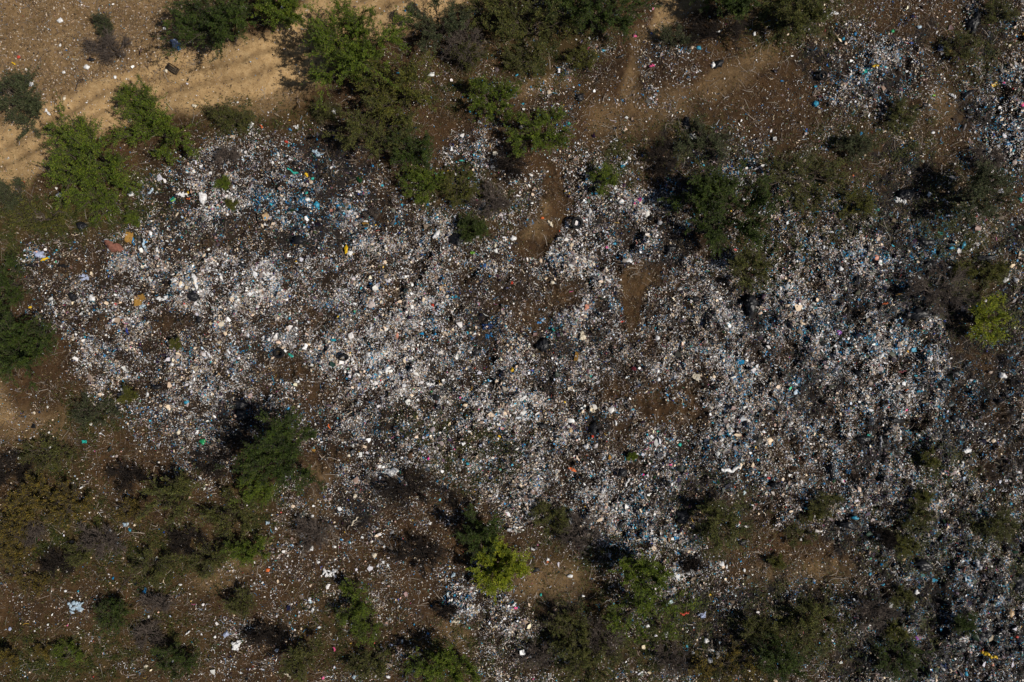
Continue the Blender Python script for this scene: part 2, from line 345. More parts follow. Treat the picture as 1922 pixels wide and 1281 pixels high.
# ------------------------------------------------------------------ litter as one uncountable mass
def rot_frames(n, yaw, tilt, az):
    """orthonormal frames: u,v,w for n pieces"""
    w = np.stack([np.sin(tilt) * np.cos(az), np.sin(tilt) * np.sin(az), np.cos(tilt)], -1)
    a = np.stack([np.cos(yaw), np.sin(yaw), np.zeros(n)], -1)
    u = a - w * np.sum(a * w, -1, keepdims=True); u /= np.linalg.norm(u, axis=-1, keepdims=True)
    return u, np.cross(w, u), w
PAL = np.array([(.84,.80,.77),(.56,.55,.60),(.74,.58,.42),(.32,.26,.24),(.24,.17,.13),(.10,.085,.075),(.009,.009,.012),(.015,.20,.42),(.04,.34,.47),
                (.50,.60,.70),(.03,.07,.28),(.55,.08,.05),(.70,.42,.05),(.60,.12,.30),(.06,.33,.20),(.62,.38,.30),(.36,.24,.13)])
def palette_pick(n, px, py, big):
    w = np.array([23,9,13,11,13,13,21,7.0,3.0,3.6,1.4,.35,.35,.25,.4,1.6,2.0])
    W = np.repeat(w[None], n, 0)
    cl = fbm(px / 30, py / 30, 91, 3)                 # clusters of blue sheet, of black sheet, of pale paper
    W[:, 7:9] *= (.5 + 11 * np.clip(cl - .55, 0, 1))[:, None]
    bl = fbm(px / 22, py / 22, 97, 3); W[:, 6] *= .5 + 10 * np.clip(bl - .52, 0, 1)
    wh = fbm(px / 26, py / 26, 103, 3); k = .45 + 1.1 * np.clip((wh - .3) * 2.2, 0, 1.6); W[:, 0] *= k; W[:, 1] *= k
    be = fbm(px / 50, py / 50, 107, 2); W[:, 2] *= .3 + 1.8 * be
    for bx, by, br, bs in ((600,385,80,5),(560,360,60,3),(1640,150,60,4),(1750,440,70,6),(1740,480,50,5),(1880,250,60,3),(1560,610,90,1.6),(1790,760,60,5),(1330,900,60,3),
                           (1780,1090,70,4),(900,660,50,2.5),(1320,330,60,3),(1860,640,60,3),(920,625,30,5),(1000,180,60,1.5)):
        W[:, 7:9] *= (1 + .42 * bs * np.exp(-((px - bx) ** 2 + (py - by) ** 2) / br ** 2))[:, None]
    g = black_mask(px, py); W[:, 6] *= 1 + 9 * g; W[:, 5] *= 1 + 2 * g; W[:, 0] /= 1 + 2.2 * g; W[:, 1] /= 1 + 1.2 * g; W[:, 2] /= 1 + 2.5 * g; W[:, 3] /= 1 + 1.5 * g  # litter blackened in the blotches for bush shade and black plastic alike
    right = np.clip((px - 1100) / 800, 0, 1); W[:, 0] *= 1 - .25 * right; W[:, 1] *= 1 - .15 * right; W[:, 6] *= 1 + .5 * right; W[:, 5] *= 1 + .3 * right; W[:, 7:9] *= (1 + .7 * right)[:, None]
    W[:, 0] *= 1 + .9 * np.clip((bil(GDEN, (px - 961) * S, (640.5 - py) * S) - .75) * 5, 0, 1)
    if big: W[:, 7:] *= .12
    W = np.cumsum(W, 1); r = rng.random(n) * W[:, -1]
    idx = (W < r[:, None]).sum(1)
    c = PAL[idx] * (1 + rng.normal(0, .16, (n, 1))) + rng.normal(0, .012, (n, 3))
    return np.clip(c, .006, .86), idx
def sample_dark(n):
    X, Y, tot = [], [], 0
    while tot < n:
        x = rng.uniform(-36, 36, n); y = rng.uniform(-26, 26, n); px, py = to_px(x, y)
        p = np.clip(bil(GDEN, x, y) * 1.6, .16, 1) * np.clip(1 - .8 * bil(GSAND, x, y), .1, 1) * np.clip(3 * (fbm(px / 10, py / 10, 181, 2) - .25), .15, 1)
        ok = rng.random(n) < p; X.append(x[ok]); Y.append(y[ok]); tot += ok.sum()
    return np.concatenate(X)[:n], np.concatenate(Y)[:n]
def sample_litter(n):
    X, Y, P = [], [], []
    tot = 0
    while tot < n:
        x = rng.uniform(-36, 36, n); y = rng.uniform(-26, 26, n)
        px, py = to_px(x, y); d = bil(GDEN, x, y)
        c1 = fbm(px / 9, py / 9, 111, 2); c2 = fbm(px / 24, py / 24, 115, 3)
        c3 = fbm(px / 46, py / 46, 119, 3); c4 = fbm(px / 12, py / 12, 123, 3)
        p = (np.clip(d, .03, 1) ** 1.7 + .007 * (d < .3)) * np.clip(.35 + 2.4 * (fbm(px / 38, py / 38, 51, 3) - .28), .3, 1.35) * np.clip(.35 + 4.2 * (c1 * .25 + c2 * .35 + c3 * .40 - .38), .20, 1.5) * np.clip(.5 + 3 * (c4 - .35), .25, 1.3) / 1.6
        ok = rng.random(n) < p
        X.append(x[ok]); Y.append(y[ok]); tot += ok.sum()
    return np.concatenate(X)[:n], np.concatenate(Y)[:n]
def litter_fans(n, smin, smax, lift, dark=False):
    x, y = sample_dark(n) if dark else sample_litter(n); px, py = to_px(x, y)
    s = smin * (smax / smin) ** (rng.random(n) ** 2.0) * (.65 + .8 * fbm(px / 55, py / 55, 191, 3))
    asp = rng.uniform(.35, 1, n)
    tilt = np.abs(rng.normal(0, .42, n)); az = rng.uniform(0, 2 * np.pi, n); yaw = rng.uniform(0, 2 * np.pi, n)
    u, v, w = rot_frames(n, yaw, tilt, az)
    K = 5
    ang = (np.arange(K) / K * 2 * np.pi)[None] + rng.uniform(-.4, .4, (n, K)); rad = rng.uniform(.55, 1.1, (n, K))
    hz = rng.normal(0, .22, (n, K))
    c = np.stack([x, y, gz(x, y) + lift * rng.random(n) + .3 * s * np.sin(tilt)], -1)
    P = c[:, None] + s[:, None, None] * (u[:, None] * (np.cos(ang) * rad)[..., None] + v[:, None] * (np.sin(ang) * rad * asp[:, None])[..., None] + w[:, None] * hz[..., None])
    mid = c + w * (s * rng.uniform(.05, .45, n))[:, None]
    V = np.concatenate([P, mid[:, None]], 1).reshape(-1, 3)
    b = (np.arange(n) * (K + 1))[:, None]
    F = np.stack([np.stack([b[:, 0] + k, b[:, 0] + (k + 1) % K, b[:, 0] + K], -1) for k in range(K)], 1).reshape(-1, 3)
    col, idx = palette_pick(n, px, py, smax > .2)
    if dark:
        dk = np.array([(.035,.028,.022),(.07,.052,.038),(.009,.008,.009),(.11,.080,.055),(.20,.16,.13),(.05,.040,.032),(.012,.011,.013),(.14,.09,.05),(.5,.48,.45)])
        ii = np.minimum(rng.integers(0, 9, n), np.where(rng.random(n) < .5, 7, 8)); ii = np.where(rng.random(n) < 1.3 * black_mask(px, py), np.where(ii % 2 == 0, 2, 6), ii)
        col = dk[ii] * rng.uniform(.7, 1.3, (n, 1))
    return V, F, np.repeat(col, K, 0)
def litter_strips(n, lmin, lmax, wd, lift):
    x, y = sample_litter(n); px, py = to_px(x, y)
    L = lmin * (lmax / lmin) ** (rng.random(n) ** 1.8); W = wd * rng.uniform(.5, 1.5, n)
    tilt = np.abs(rng.normal(0, .3, n)); u, v, w = rot_frames(n, rng.uniform(0, 6.28, n), tilt, rng.uniform(0, 6.28, n))
    c = np.stack([x, y, gz(x, y) + lift * rng.random(n) + .02], -1); bend = rng.normal(0, .35, n)
    K = 4; V = []
    for k in range(K):
        t = k / (K - 1) - .5
        p = c + u * (L * t)[:, None] + v * (L * bend * (4 * t * t - .5))[:, None] + w * (L * rng.normal(0, .07, n))[:, None]
        off = v * (W * rng.uniform(.5, 1, n) * .5)[:, None]
        V += [p - off, p + off]
    V = np.stack(V, 1).reshape(-1, 3); b = np.arange(n) * 2 * K
    F = []
    for k in range(K - 1):
        F += [np.stack([b + 2 * k, b + 2 * k + 2, b + 2 * k + 3], -1), np.stack([b + 2 * k, b + 2 * k + 3, b + 2 * k + 1], -1)]
    F = np.stack(F, 1).reshape(-1, 3)
    col, _ = palette_pick(n, px, py, None)
    return V, F, np.repeat(col, 2 * (K - 1), 0)
def join(parts):
    V, F, T = [], [], []; o = 0
    for v, f, t in parts: V.append(v); F.append(f + o); T.append(t); o += len(v)
    return np.concatenate(V), np.concatenate(F), np.concatenate(T)
NL = 1.0
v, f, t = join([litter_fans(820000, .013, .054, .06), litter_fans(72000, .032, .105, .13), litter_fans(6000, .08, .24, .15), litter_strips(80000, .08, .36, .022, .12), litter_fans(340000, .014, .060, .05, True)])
kind(raw_mesh('rubbish_litter', v, f, 3, M_LIT, t), 'stuff')

# dry grass, fallen twigs and clods over the brown soil
def blades(n, lmin, lmax, wd, cols, prob, lift=.06, flat=.35):
    X, Y = [], []; tot = 0
    while tot < n:
        x = rng.uniform(-36, 36, n); y = rng.uniform(-26, 26, n); ok = rng.random(n) < prob(x, y); X.append(x[ok]); Y.append(y[ok]); tot += ok.sum()
    x = np.concatenate(X)[:n]; y = np.concatenate(Y)[:n]
    L = rng.uniform(lmin, lmax, n); yaw = rng.uniform(0, 6.28, n); up = np.abs(rng.normal(0, flat, n))
    d = np.stack([np.cos(yaw) * np.cos(up), np.sin(yaw) * np.cos(up), np.sin(up)], -1); sd = np.stack([-np.sin(yaw), np.cos(yaw), np.zeros(n)], -1)
    W = wd * rng.uniform(.5, 1.5, n)
    c = np.stack([x, y, gz(x, y) + rng.random(n) * lift], -1)
    mid = c + d * (L * .5)[:, None] + sd * (L * rng.normal(0, .12, n))[:, None] + np.array([0, 0, 1]) * (L * .05)[:, None]
    V = np.stack([c - sd * W[:, None] * .5, c + sd * W[:, None] * .5, mid + sd * W[:, None] * .4, mid - sd * W[:, None] * .4, c + d * L[:, None]], 1).reshape(-1, 3)
    b = np.arange(n) * 5
    F = np.stack([np.stack([b, b + 1, b + 2], -1), np.stack([b, b + 2, b + 3], -1), np.stack([b + 3, b + 2, b + 4], -1)], 1).reshape(-1, 3)
    cols = np.array(cols); cc = cols[rng.integers(0, len(cols), n)] * rng.uniform(.6, 1.3, (n, 1))
    return V, F, np.repeat(cc, 3, 0)
def p_dry(x, y):
    px, py = to_px(x, y); return np.clip(1 - bil(GDEN, x, y) * 1.1, .08, 1) * np.where((px < 400) & (py < 160), .6, np.clip(1 - 1.0 * bil(GSAND, x, y), .03, 1)) * np.clip(fbm(px / 20, py / 20, 131, 3) * 2.4 - .6, .05, 1)
def p_weed(x, y):
    px, py = to_px(x, y); return bil(GWEED, x, y) * np.clip(fbm(px / 12, py / 12, 141, 3) * 4 - 1.7, 0, 1)
v, f, t = join([blades(260000, .05, .20, .013, [(.17,.105,.05),(.27,.19,.11),(.10,.06,.032),(.035,.022,.014),(.20,.155,.12),(.11,.095,.03),(.06,.035,.018)], p_dry),
                blades(9000, .3, .9, .02, [(.22,.18,.15),(.30,.26,.22),(.10,.08,.06)], p_dry, .1, .2)])
kind(raw_mesh('dry_grass', v, f, 3, M_DRY, t), 'stuff')
v, f, t = blades(150000, .05, .15, .030, [(.055,.070,.012),(.09,.10,.018),(.035,.045,.012),(.12,.105,.030),(.045,.060,.020)], p_weed, .16, .5)
kind(raw_mesh('low_weeds', v, f, 3, M_LEAF, t), 'stuff')

# stones and clods on the pale ground
def p_stone(x, y):
    px, py = to_px(x, y); s = bil(GSAND, x, y); return np.where((px < 420) & (py < 190) & (s < .8), 1.0, .05 + .10 * (s > .3))
def clods(n, smin, smax, cols):
    X, Y = [], []; tot = 0
    while tot < n:
        x = rng.uniform(-36, 36, n); y = rng.uniform(-26, 26, n); ok = rng.random(n) < p_stone(x, y); X.append(x[ok]); Y.append(y[ok]); tot += ok.sum()
    x = np.concatenate(X)[:n]; y = np.concatenate(Y)[:n]; s = smin * (smax / smin) ** (rng.random(n) ** 2)
    O = np.array([(1,0,0),(0,1,0),(-1,0,0),(0,-1,0),(0,0,.7),(0,0,-.5)])
    yaw = rng.uniform(0, 6.28, n); cx, sn = np.cos(yaw), np.sin(yaw)
    P = O[None] * rng.uniform(.6, 1.2, (n, 6, 1)); P[..., 0] *= rng.uniform(.8, 1.7, (n, 1))
    Q = np.stack([P[..., 0] * cx[:, None] - P[..., 1] * sn[:, None], P[..., 0] * sn[:, None] + P[..., 1] * cx[:, None], P[..., 2]], -1) * s[:, None, None]
    Q += np.stack([x, y, gz(x, y)], -1)[:, None]
    T = np.array([(0,1,4),(1,2,4),(2,3,4),(3,0,4),(1,0,5),(2,1,5),(3,2,5),(0,3,5)])
    F = (T[None] + (np.arange(n) * 6)[:, None, None]).reshape(-1, 3)
    cols = np.array(cols); cc = cols[rng.integers(0, len(cols), n)] * rng.uniform(.7, 1.2, (n, 1))
    return Q.reshape(-1, 3), F, np.repeat(cc, 8, 0)
v, f, t = clods(42000, .018, .085, [(.34,.23,.14),(.20,.13,.08),(.12,.08,.05),(.50,.42,.33),(.25,.17,.10)])
kind(raw_mesh('loose_stones', v, f, 3, M_DRY, t), 'stuff')

# ------------------------------------------------------------------ trees and shrubs
def curves_spawn(par, n, t0, t1, length, spread, K, upbias=0.1, jit=.1):
    """par (N,Kp,3) -> (N*n,K,3) side shoots"""
    Np, Kp = par.shape[:2]
    t = rng.uniform(t0, t1, (Np, n)) * (Kp - 1); i = np.clip(t.astype(int), 0, Kp - 2); fr = (t - i)[..., None]
    ii = np.arange(Np)[:, None]
    a = par[ii, i]; b = par[ii, i + 1]; st = a + (b - a) * fr
    tan = b - a; tan /= np.linalg.norm(tan, axis=-1, keepdims=True) + 1e-9
    r = rng.normal(0, 1, st.shape); r[..., 2] *= .55
    r -= tan * np.sum(r * tan, -1, keepdims=True); r /= np.linalg.norm(r, axis=-1, keepdims=True) + 1e-9
    d = tan + r * spread; d[..., 2] += upbias; d /= np.linalg.norm(d, axis=-1, keepdims=True)
    L = length * rng.uniform(.55, 1.25, (Np, n, 1))
    bend = rng.normal(0, 1, st.shape) * jit
    s = np.linspace(0, 1, K)[None, None, :, None]
    pts = st[:, :, None] + d[:, :, None] * L[:, :, None] * s + (bend * L)[:, :, None] * s ** 2
    return pts.reshape(-1, K, 3)
def tubes(cv, r0, r1, sides):
    """cv (N,K,3)"""
    n, K = cv.shape[:2]
    if n == 0: return np.zeros((0, 3)), np.zeros((0, 4), int)
    tan = np.gradient(cv, axis=1); tan /= np.linalg.norm(tan, axis=-1, keepdims=True) + 1e-9
    ref = np.where(np.abs(tan[..., 2:3]) > .9, np.array([1., 0, 0]), np.array([0, 0, 1.]))
    u = np.cross(tan, ref); u /= np.linalg.norm(u, axis=-1, keepdims=True) + 1e-9; w = np.cross(tan, u)
    rad = (np.linspace(1, 0, K)[None, :] * (r0 - r1) + r1)[..., None, None] * np.ones((n, 1, 1, 1))
    a = np.arange(sides) / sides * 2 * np.pi
    P = cv[:, :, None] + rad * (u[:, :, None] * np.cos(a)[None, None, :, None] + w[:, :, None] * np.sin(a)[None, None, :, None])
    idx = np.arange(n * K * sides).reshape(n, K, sides); nx = np.roll(idx, -1, axis=2)
    F = np.stack([idx[:, :-1], nx[:, :-1], nx[:, 1:], idx[:, 1:]], -1).reshape(-1, 4)
    return P.reshape(-1, 3), F
LEAFC = {   # base leaf colours (real albedo)
 'green': [(.100,.150,.012),(.135,.185,.018),(.062,.092,.012)],
 'dark': [(.044,.072,.012),(.064,.098,.014),(.030,.048,.010)],
 'olive': [(.088,.098,.022),(.122,.132,.030),(.066,.068,.020)],
 'sage': [(.062,.078,.032),(.086,.102,.044),(.048,.060,.027)],
 'lime': [(.23,.28,.015),(.29,.33,.022),(.15,.19,.016)],
 'yellow': [(.15,.115,.020),(.20,.155,.026),(.070,.060,.022)],
 'moss': [(.105,.115,.018),(.140,.145,.024),(.070,.075,.016)]}
def leaves(tw, per, size, pal, sway):
    n, K = tw.shape[:2]
    t = rng.uniform(.1, 1, (n, per)) * (K - 1); i = np.clip(t.astype(int), 0, K - 2); fr = (t - i)[..., None]; ii = np.arange(n)[:, None]
    a = tw[ii, i]; b = tw[ii, i + 1]; c = (a + (b - a) * fr).reshape(-1, 3); tan = (b - a).reshape(-1, 3)
    tan /= np.linalg.norm(tan, axis=-1, keepdims=True) + 1e-9
    m = len(c); side = rng.normal(0, 1, (m, 3)); side[:, 2] *= .5; side /= np.linalg.norm(side, axis=-1, keepdims=True)
    d = side + tan * .6; d /= np.linalg.norm(d, axis=-1, keepdims=True)
    nrm = rng.normal(0, .55, (m, 3)); nrm[:, 2] += 1; w = np.cross(nrm, d); w /= np.linalg.norm(w, axis=-1, keepdims=True) + 1e-9
    s = (size * rng.uniform(.6, 1.4, m))[:, None]
    p0 = c + side * sway * rng.random((m, 1)); V = np.stack([p0, p0 + d * s * .55 + w * s * .3, p0 + d * s * 1.15, p0 + d * s * .5 - w * s * .3], 1).reshape(-1, 3)
    F = np.arange(m * 4).reshape(-1, 4)
    pal = np.array(pal); tone = rng.integers(0, len(pal), n)                 # whole sprays share a tone
    cc = np.repeat(pal[tone], per, 0) * rng.uniform(.72, 1.3, (m, 1)); cc[:, 0] *= rng.uniform(.85, 1.25, m)
    return V, F, cc
NT = [0]
def plant(px, py, rx, ry, h, pal, dens=1.0, look=None, label=None, bare=0.0, name='tree', cat='tree', spiky=1.0, trunks=None):
    """crown centre seen at px,py; radii in photo px; h in metres"""
    h *= .80 if h > 2.5 else .62
    if pal in ('olive', 'sage', 'moss'): dens *= .82
    x, y, z = at(px, py, h * .6)
    fs = {'dark': 1.10, 'green': 1.02, 'lime': .98}.get(pal, .98); RX, RY = rx * S * fs, ry * S * fs; rr = math.sqrt(RX * RY)
    root = empty(name, (x, y, z)); root.rotation_euler = (0, 0, 0)
    nm = max(5, int(5 + rr * 2.2)) if trunks is None else trunks
    K = 7; ang = np.linspace(0, 2 * np.pi, nm, endpoint=False) + rng.uniform(-.35, .35, nm); q = rng.uniform(.45, .95, nm) * np.where(rng.random(nm) < .3, .5, 1)
    tx, ty = np.cos(ang) * RX * q, np.sin(ang) * RY * q
    tz = h * (1 - .45 * q ** 2) * rng.uniform(.8, 1.05, nm)
    s = np.linspace(0, 1, K)[None, :, None]
    p0 = np.stack([rng.normal(0, .06, nm), rng.normal(0, .06, nm), np.full(nm, -.15)], -1)[:, None]
    p1 = np.stack([tx * .25, ty * .25, tz * .62], -1)[:, None]; p2 = np.stack([tx, ty, tz], -1)[:, None]
    main = p0 * (1 - s) ** 2 + 2 * p1 * s * (1 - s) + p2 * s ** 2
    main[:, 1:-1] += rng.normal(0, .06 * rr, main[:, 1:-1].shape)
    k2 = max(4, int(5 + rr * 1.2)); sec = curves_spawn(main, k2, .3, 1.0, .60 * rr, .62, 6, .10, .22)
    tl = min(.30 + .13 * rr, .5 * rr) * spiky
    nt_ = max(4, int((5 + 1.4 * rr) * dens)); tw = curves_spawn(sec, nt_, .15, 1.0, tl, .62, 4, .05, .28)
    # shoots that leave the crown's edge
    out = curves_spawn(main, 5, .7, 1.0, .55 * rr * spiky, .38, 6, .1, .15); tw2 = curves_spawn(out, 7, .2, 1, tl * .6, .6, 4, 0, .25)
    tw = np.concatenate([tw, tw2]); sec = np.concatenate([sec, out])
    lim = 0.04
    tw[..., 2] = np.maximum(tw[..., 2], lim)
    V, F = [], []; o = 0
    for cv, r0, r1, sd in ((main, .035 + .018 * rr, .015, 6), (sec, .018, .007, 4)):
        a, b = tubes(cv, r0, r1, sd); V.append(a); F.append(b + o); o += len(a)
    mat = M_WOOD if not bare else M_TWIG
    if bare < 1:
        a, b = tubes(tw, .008, .004, 3); V.append(a); F.append(b + o)
    raw_mesh('trunk', np.concatenate(V), np.concatenate(F), 4, mat, parent=root)
    if bare >= 1:
        a, b = tubes(tw, .012, .006, 3); tw3 = curves_spawn(tw, 3, .3, 1, tl * .5, .8, 3, 0, .2); a2, b2 = tubes(tw3, .009, .005, 3)
        raw_mesh('twigs', np.concatenate([a, a2]), np.concatenate([b, b2 + len(a)]), 4, mat, parent=root)
    else:
        per = int(22 * dens + 9); lv, lf, lc = leaves(tw, per, .060 * min(1, .4 + rr * .4), LEAFC[pal], .05)
        cr = raw_mesh('crown', lv, lf, 4, M_LEAF, lc, parent=root)
        NT[0] += len(lf)
    tag(root, look, cat, px, py, None, label)
    return root
M_TWIG = plain('dead_wood', (.13, .105, .09), .9, .1)
M_TWIG2 = plain('charred_wood', (.035, .028, .024), .9, .1)

# px, py, rx, ry, height, palette, density, label (hand-written) or look
TREES = [
 (418,48,84,56,3.6,'dark',1.25,'dark green bushy thorn tree above the sandy road near the top left'),
 (535,20,58,38,3.0,'green',1.0,'bright green thorn tree cut by the top edge over the sandy road'),
 (38,188,52,48,3.0,'sage',1.15,'grey green bushy tree at the left edge above the road'),
 (262,186,34,30,2.6,'green',.7,'small airy green tree on the lower side of the sandy road'),
 (302,240,66,44,2.8,'green',.9,'low spreading green tree between the road and the top of the dump'),
 (163,300,74,70,3.6,'green',1.2,'bright green rounded tree casting its shadow on the road at left'),
 (655,95,92,76,4.4,'green',1.3,'biggest green thorn tree where the sandy road passes behind it'),
 (757,165,66,60,3.4,'moss',1.0,'yellowish green tree against the right of the biggest tree'),
 (705,250,70,50,2.6,'olive',.9,'olive thorn tree below the biggest tree at the upper rubbish edge'),
 (772,285,40,34,2.2,'dark',.8,'small dark green shrub hugging the rubbish under the olive tree'),
 (825,48,58,44,2.8,'sage',.8,'grey green tree at the top right of the sandy road'),
 (1000,35,76,46,3.0,'olive',1.0,'broad dark olive tree at the top edge left of the centre trail'),
 (925,30,46,40,2.4,'olive',.8,'olive tree at the top edge beside the grey green one'),
 (1110,18,84,34,3.2,'dark',1.1,'dark green tree on the top edge left of the sandy gap'),
 (920,188,44,34,2.4,'green',.8,'light green airy tree standing alone above the dump middle'),
 (1010,250,50,42,2.4,'green',.8,'fresh green branching tree right of the light green airy one'),
 (1372,8,60,30,3.0,'dark',1.1,'dark tree on the top edge right of the sandy gap'),
 (1500,22,66,44,3.0,'olive',1.1,'dark olive tree at the top edge above the upper right rubbish'),
 (1318,372,44,42,3.0,'dark',1.1,'dark green left half of the tree pair standing inside the dump'),
 (1378,402,58,58,3.4,'dark',1.2,'darkest broad tree standing inside the dump right of centre'),
 (1500,338,84,38,2.0,'olive',.55,'wide thin olive shrub over litter right of the dark dump tree'),
 (1402,500,46,36,2.4,'olive',.8,'olive shrub just below the darkest tree in the dump'),
 (1838,365,52,72,3.0,'sage',.9,'tall grey green thorn tree near the right edge'),
 (1845,600,46,38,2.2,'lime',.7,'yellow green bush at the right beside bare twigs'),
 (42,650,60,62,3.4,'dark',1.3,'dark green tree cut by the left edge beside the dump'),
 (12,535,24,40,2.2,'dark',1.0,'narrow dark green tree on the left edge above another dark tree'),
 (22,368,26,30,2.0,'sage',.6,'thin grey green sapling on the pale road at the left edge'),
 (528,845,60,68,4.0,'dark',1.35,'tall dark green tree rising below the dump left of centre'),
 (485,915,36,26,2.4,'green',.9,'green bush tucked under the tall dark green tree'),
 (335,925,66,48,2.4,'olive',.8,'olive green broad tree on brown soil at the lower left'),
 (430,965,48,40,2.2,'olive',.7,'dull olive shrub between the broad olive tree and green bushes'),
 (462,1030,34,26,1.8,'green',.9,'small bright green bush alone at the lower left'),
 (70,930,56,34,1.6,'yellow',.55,'speckled yellow leaved bush at the far lower left'),
 (125,950,44,34,1.4,'yellow',.45,'second yellow leaved bush joined on the right of the first'),
 (30,990,40,36,1.4,'yellow',.5,'lowest yellow leaved bush on the left edge'),
 (945,1066,42,38,2.8,'lime',1.9,'vivid lime green round tree at the lower centre'),
 (905,1000,36,32,3.0,'dark',1.1,'dark olive tree just above the lime green tree'),
 (1030,972,38,24,1.8,'olive',.8,'low olive shrub right of the tree above the lime one'),
 (1208,1075,56,34,3.0,'green',1.0,'green tree at the tip of the litter tongue, lower right of centre'),
 (1212,1145,70,38,2.4,'green',.6,'broad green tree just below the one at the litter tongue tip'),
 (1352,982,42,46,2.4,'olive',.8,'soft olive tree right of the litter tongue'),
 (1098,1240,54,42,2.4,'olive',.8,'olive tree near the bottom edge, below the lime tree to the right'),
 (1070,1180,40,34,2.2,'olive',.7,'thin olive shrub above the bottom edge olive tree'),
 (835,1245,52,40,3.0,'green',1.0,'green tree at the bottom edge left of the litter patch'),
 (668,1132,28,36,2.0,'green',.7,'slender green shrub on brown soil near the bottom'),
 (690,1175,24,26,1.6,'green',.6,'small green shrub under the slender green shrub'),
 (565,1235,40,34,2.2,'olive',.8,'dark olive bush at the bottom left of centre'),
 (1510,1170,56,42,2.4,'olive',.8,'olive green tree at the lower right with soil around it'),
 (1462,1232,46,34,2.6,'dark',.9,'dark green tree under the olive one at the lower right'),
 (1355,1258,76,28,1.8,'yellow',.5,'yellowish olive scrub along the bottom edge'),
]
for px, py, rx, ry, h, pal, dn, lb in TREES:
    low = h < 2.3
    plant(px, py, rx, ry, h, pal, dn, None, lb, name='shrub' if low else 'thorn_tree', cat='shrub' if low else 'tree')
# smaller shrubs: look is completed later with where they stand
SHRUBS = [(200,50,24,20,1.2,'sage',.6),(440,225,44,28,1.2,'olive',.45),(800,345,36,28,1.8,'green',.8),(862,352,32,26,1.3,'moss',.6),(890,432,26,24,1.6,'dark',.9),(1135,335,24,26,1.4,'green',.7),
 (1265,72,34,20,1.2,'sage',.5),(1320,268,52,34,1.5,'sage',.45),(1600,272,40,24,1.2,'sage',.4),(1690,212,28,22,1.2,'olive',.5),(1805,508,20,16,1.2,'moss',.7),(1862,512,24,20,1.2,'moss',.6),
 (80,408,60,26,1.0,'moss',.35),(190,382,56,26,1.2,'green',.45),(175,778,46,26,1.0,'sage',.4),(240,743,18,14,1.0,'moss',.8),(90,850,44,26,1.0,'olive',.4),(158,1040,30,22,1.2,'olive',.5),
 (290,1060,38,28,1.4,'olive',.5),(400,1050,40,26,1.3,'olive',.5),(215,1150,34,24,1.4,'dark',.6),(340,1235,36,28,1.6,'dark',.6),(130,1220,28,18,1.0,'green',.5),(85,1222,16,12,.8,'yellow',.7),(15,1230,26,24,1.2,'yellow',.5),
 (455,1130,32,24,1.4,'olive',.5),(690,1245,36,28,1.6,'olive',.6),(1722,968,28,22,1.3,'olive',.6),(1745,862,12,18,.9,'moss',.9),(1728,932,14,12,.8,'moss',.8),(1872,985,32,28,1.4,'olive',.5),(1700,1025,22,18,1.0,'moss',.6),
 (1812,1172,20,16,1.0,'dark',.8),(1680,1185,22,16,1.0,'moss',.6),(1690,1120,24,18,1.1,'olive',.5),(330,645,11,8,.4,'moss',.6),(420,345,13,11,.8,'green',.9),(250,410,14,12,.8,'green',.7),(435,383,9,8,.6,'moss',.8),
 (1187,857,8,6,.4,'green',1.0),(1458,1056,16,12,.8,'moss',.7),(1612,385,40,26,1.3,'moss',.4),(1545,945,28,22,1.1,'olive',.4),(1530,960,18,14,.8,'moss',.6),(1095,110,26,20,1.0,'moss',.5),
 (985,110,40,24,1.2,'olive',.5),(880,110,30,26,1.3,'olive',.5),(1870,25,30,22,1.2,'olive',.4),(1690,1240,40,26,1.2,'dark',.5),(610,210,30,18,1.0,'olive',.4),
 (30,1040,30,24,1.2,'yellow',.4),(60,1090,30,20,1.0,'yellow',.35),(250,955,26,20,1.0,'yellow',.35),(1420,1180,34,26,1.3,'olive',.5),(1800,90,30,24,1.2,'olive',.4),(1500,1000,30,20,.9,'olive',.3)]
LOOKN = {'green':'fresh green','dark':'dark green','olive':'olive','sage':'grey green','lime':'lime green','yellow':'yellow leaved','moss':'yellowish green'}
for px, py, rx, ry, h, pal, dn in SHRUBS:
    sz = 'tiny' if rx < 15 else ('small' if rx < 32 else 'low')
    plant(px, py, rx, ry, h, pal, dn, '%s %s shrub' % (sz, LOOKN[pal]), name='shrub', cat='shrub')
BARES = [(208,92,38,24,1.2,0),(870,85,50,36,1.6,0),(955,300,30,30,1.1,1),(770,918,86,36,1.7,1),(792,1040,40,32,1.4,1),(1092,1000,36,28,1.4,0),(1765,548,56,38,1.6,0),(590,1000,36,24,1.0,0),(1130,1195,36,30,1.3,0),
 (1240,300,30,24,1.2,1),(1345,60,60,30,1.5,1),(1260,1240,30,22,1.1,0),(300,1130,30,20,.9,0),(60,1000,30,20,1.0,0),(280,1190,28,20,.9,0),(1010,1230,28,22,1.0,0),(840,1145,20,14,.8,1),(1300,1060,20,16,1.0,1),
 (430,290,24,14,.8,0),(1640,1150,36,24,1.2,0),(190,1010,40,26,1.2,0),(240,890,30,22,1.1,1),(400,870,36,24,1.1,1),(1850,300,30,20,1.0,0),(1660,1010,26,20,1.0,1),(700,400,14,10,.6,0),(500,1190,34,22,1.2,1),(925,380,36,22,1.0,0),
 (110,1060,34,22,1.0,1),(350,1010,34,22,1.1,1),(20,880,34,22,1.0,1)]
for px, py, rx, ry, h, dk in BARES:
    M_KEEP = M_TWIG
    if dk: M_TWIG = M_TWIG2
    plant(px, py, rx, ry, h, 'olive', .7, '%s leafless %s bush' % ('small' if rx < 32 else 'spreading', 'blackish' if dk else 'grey'), name='dead_bush', cat='dead bush', bare=1.0)
    M_TWIG = M_KEEP

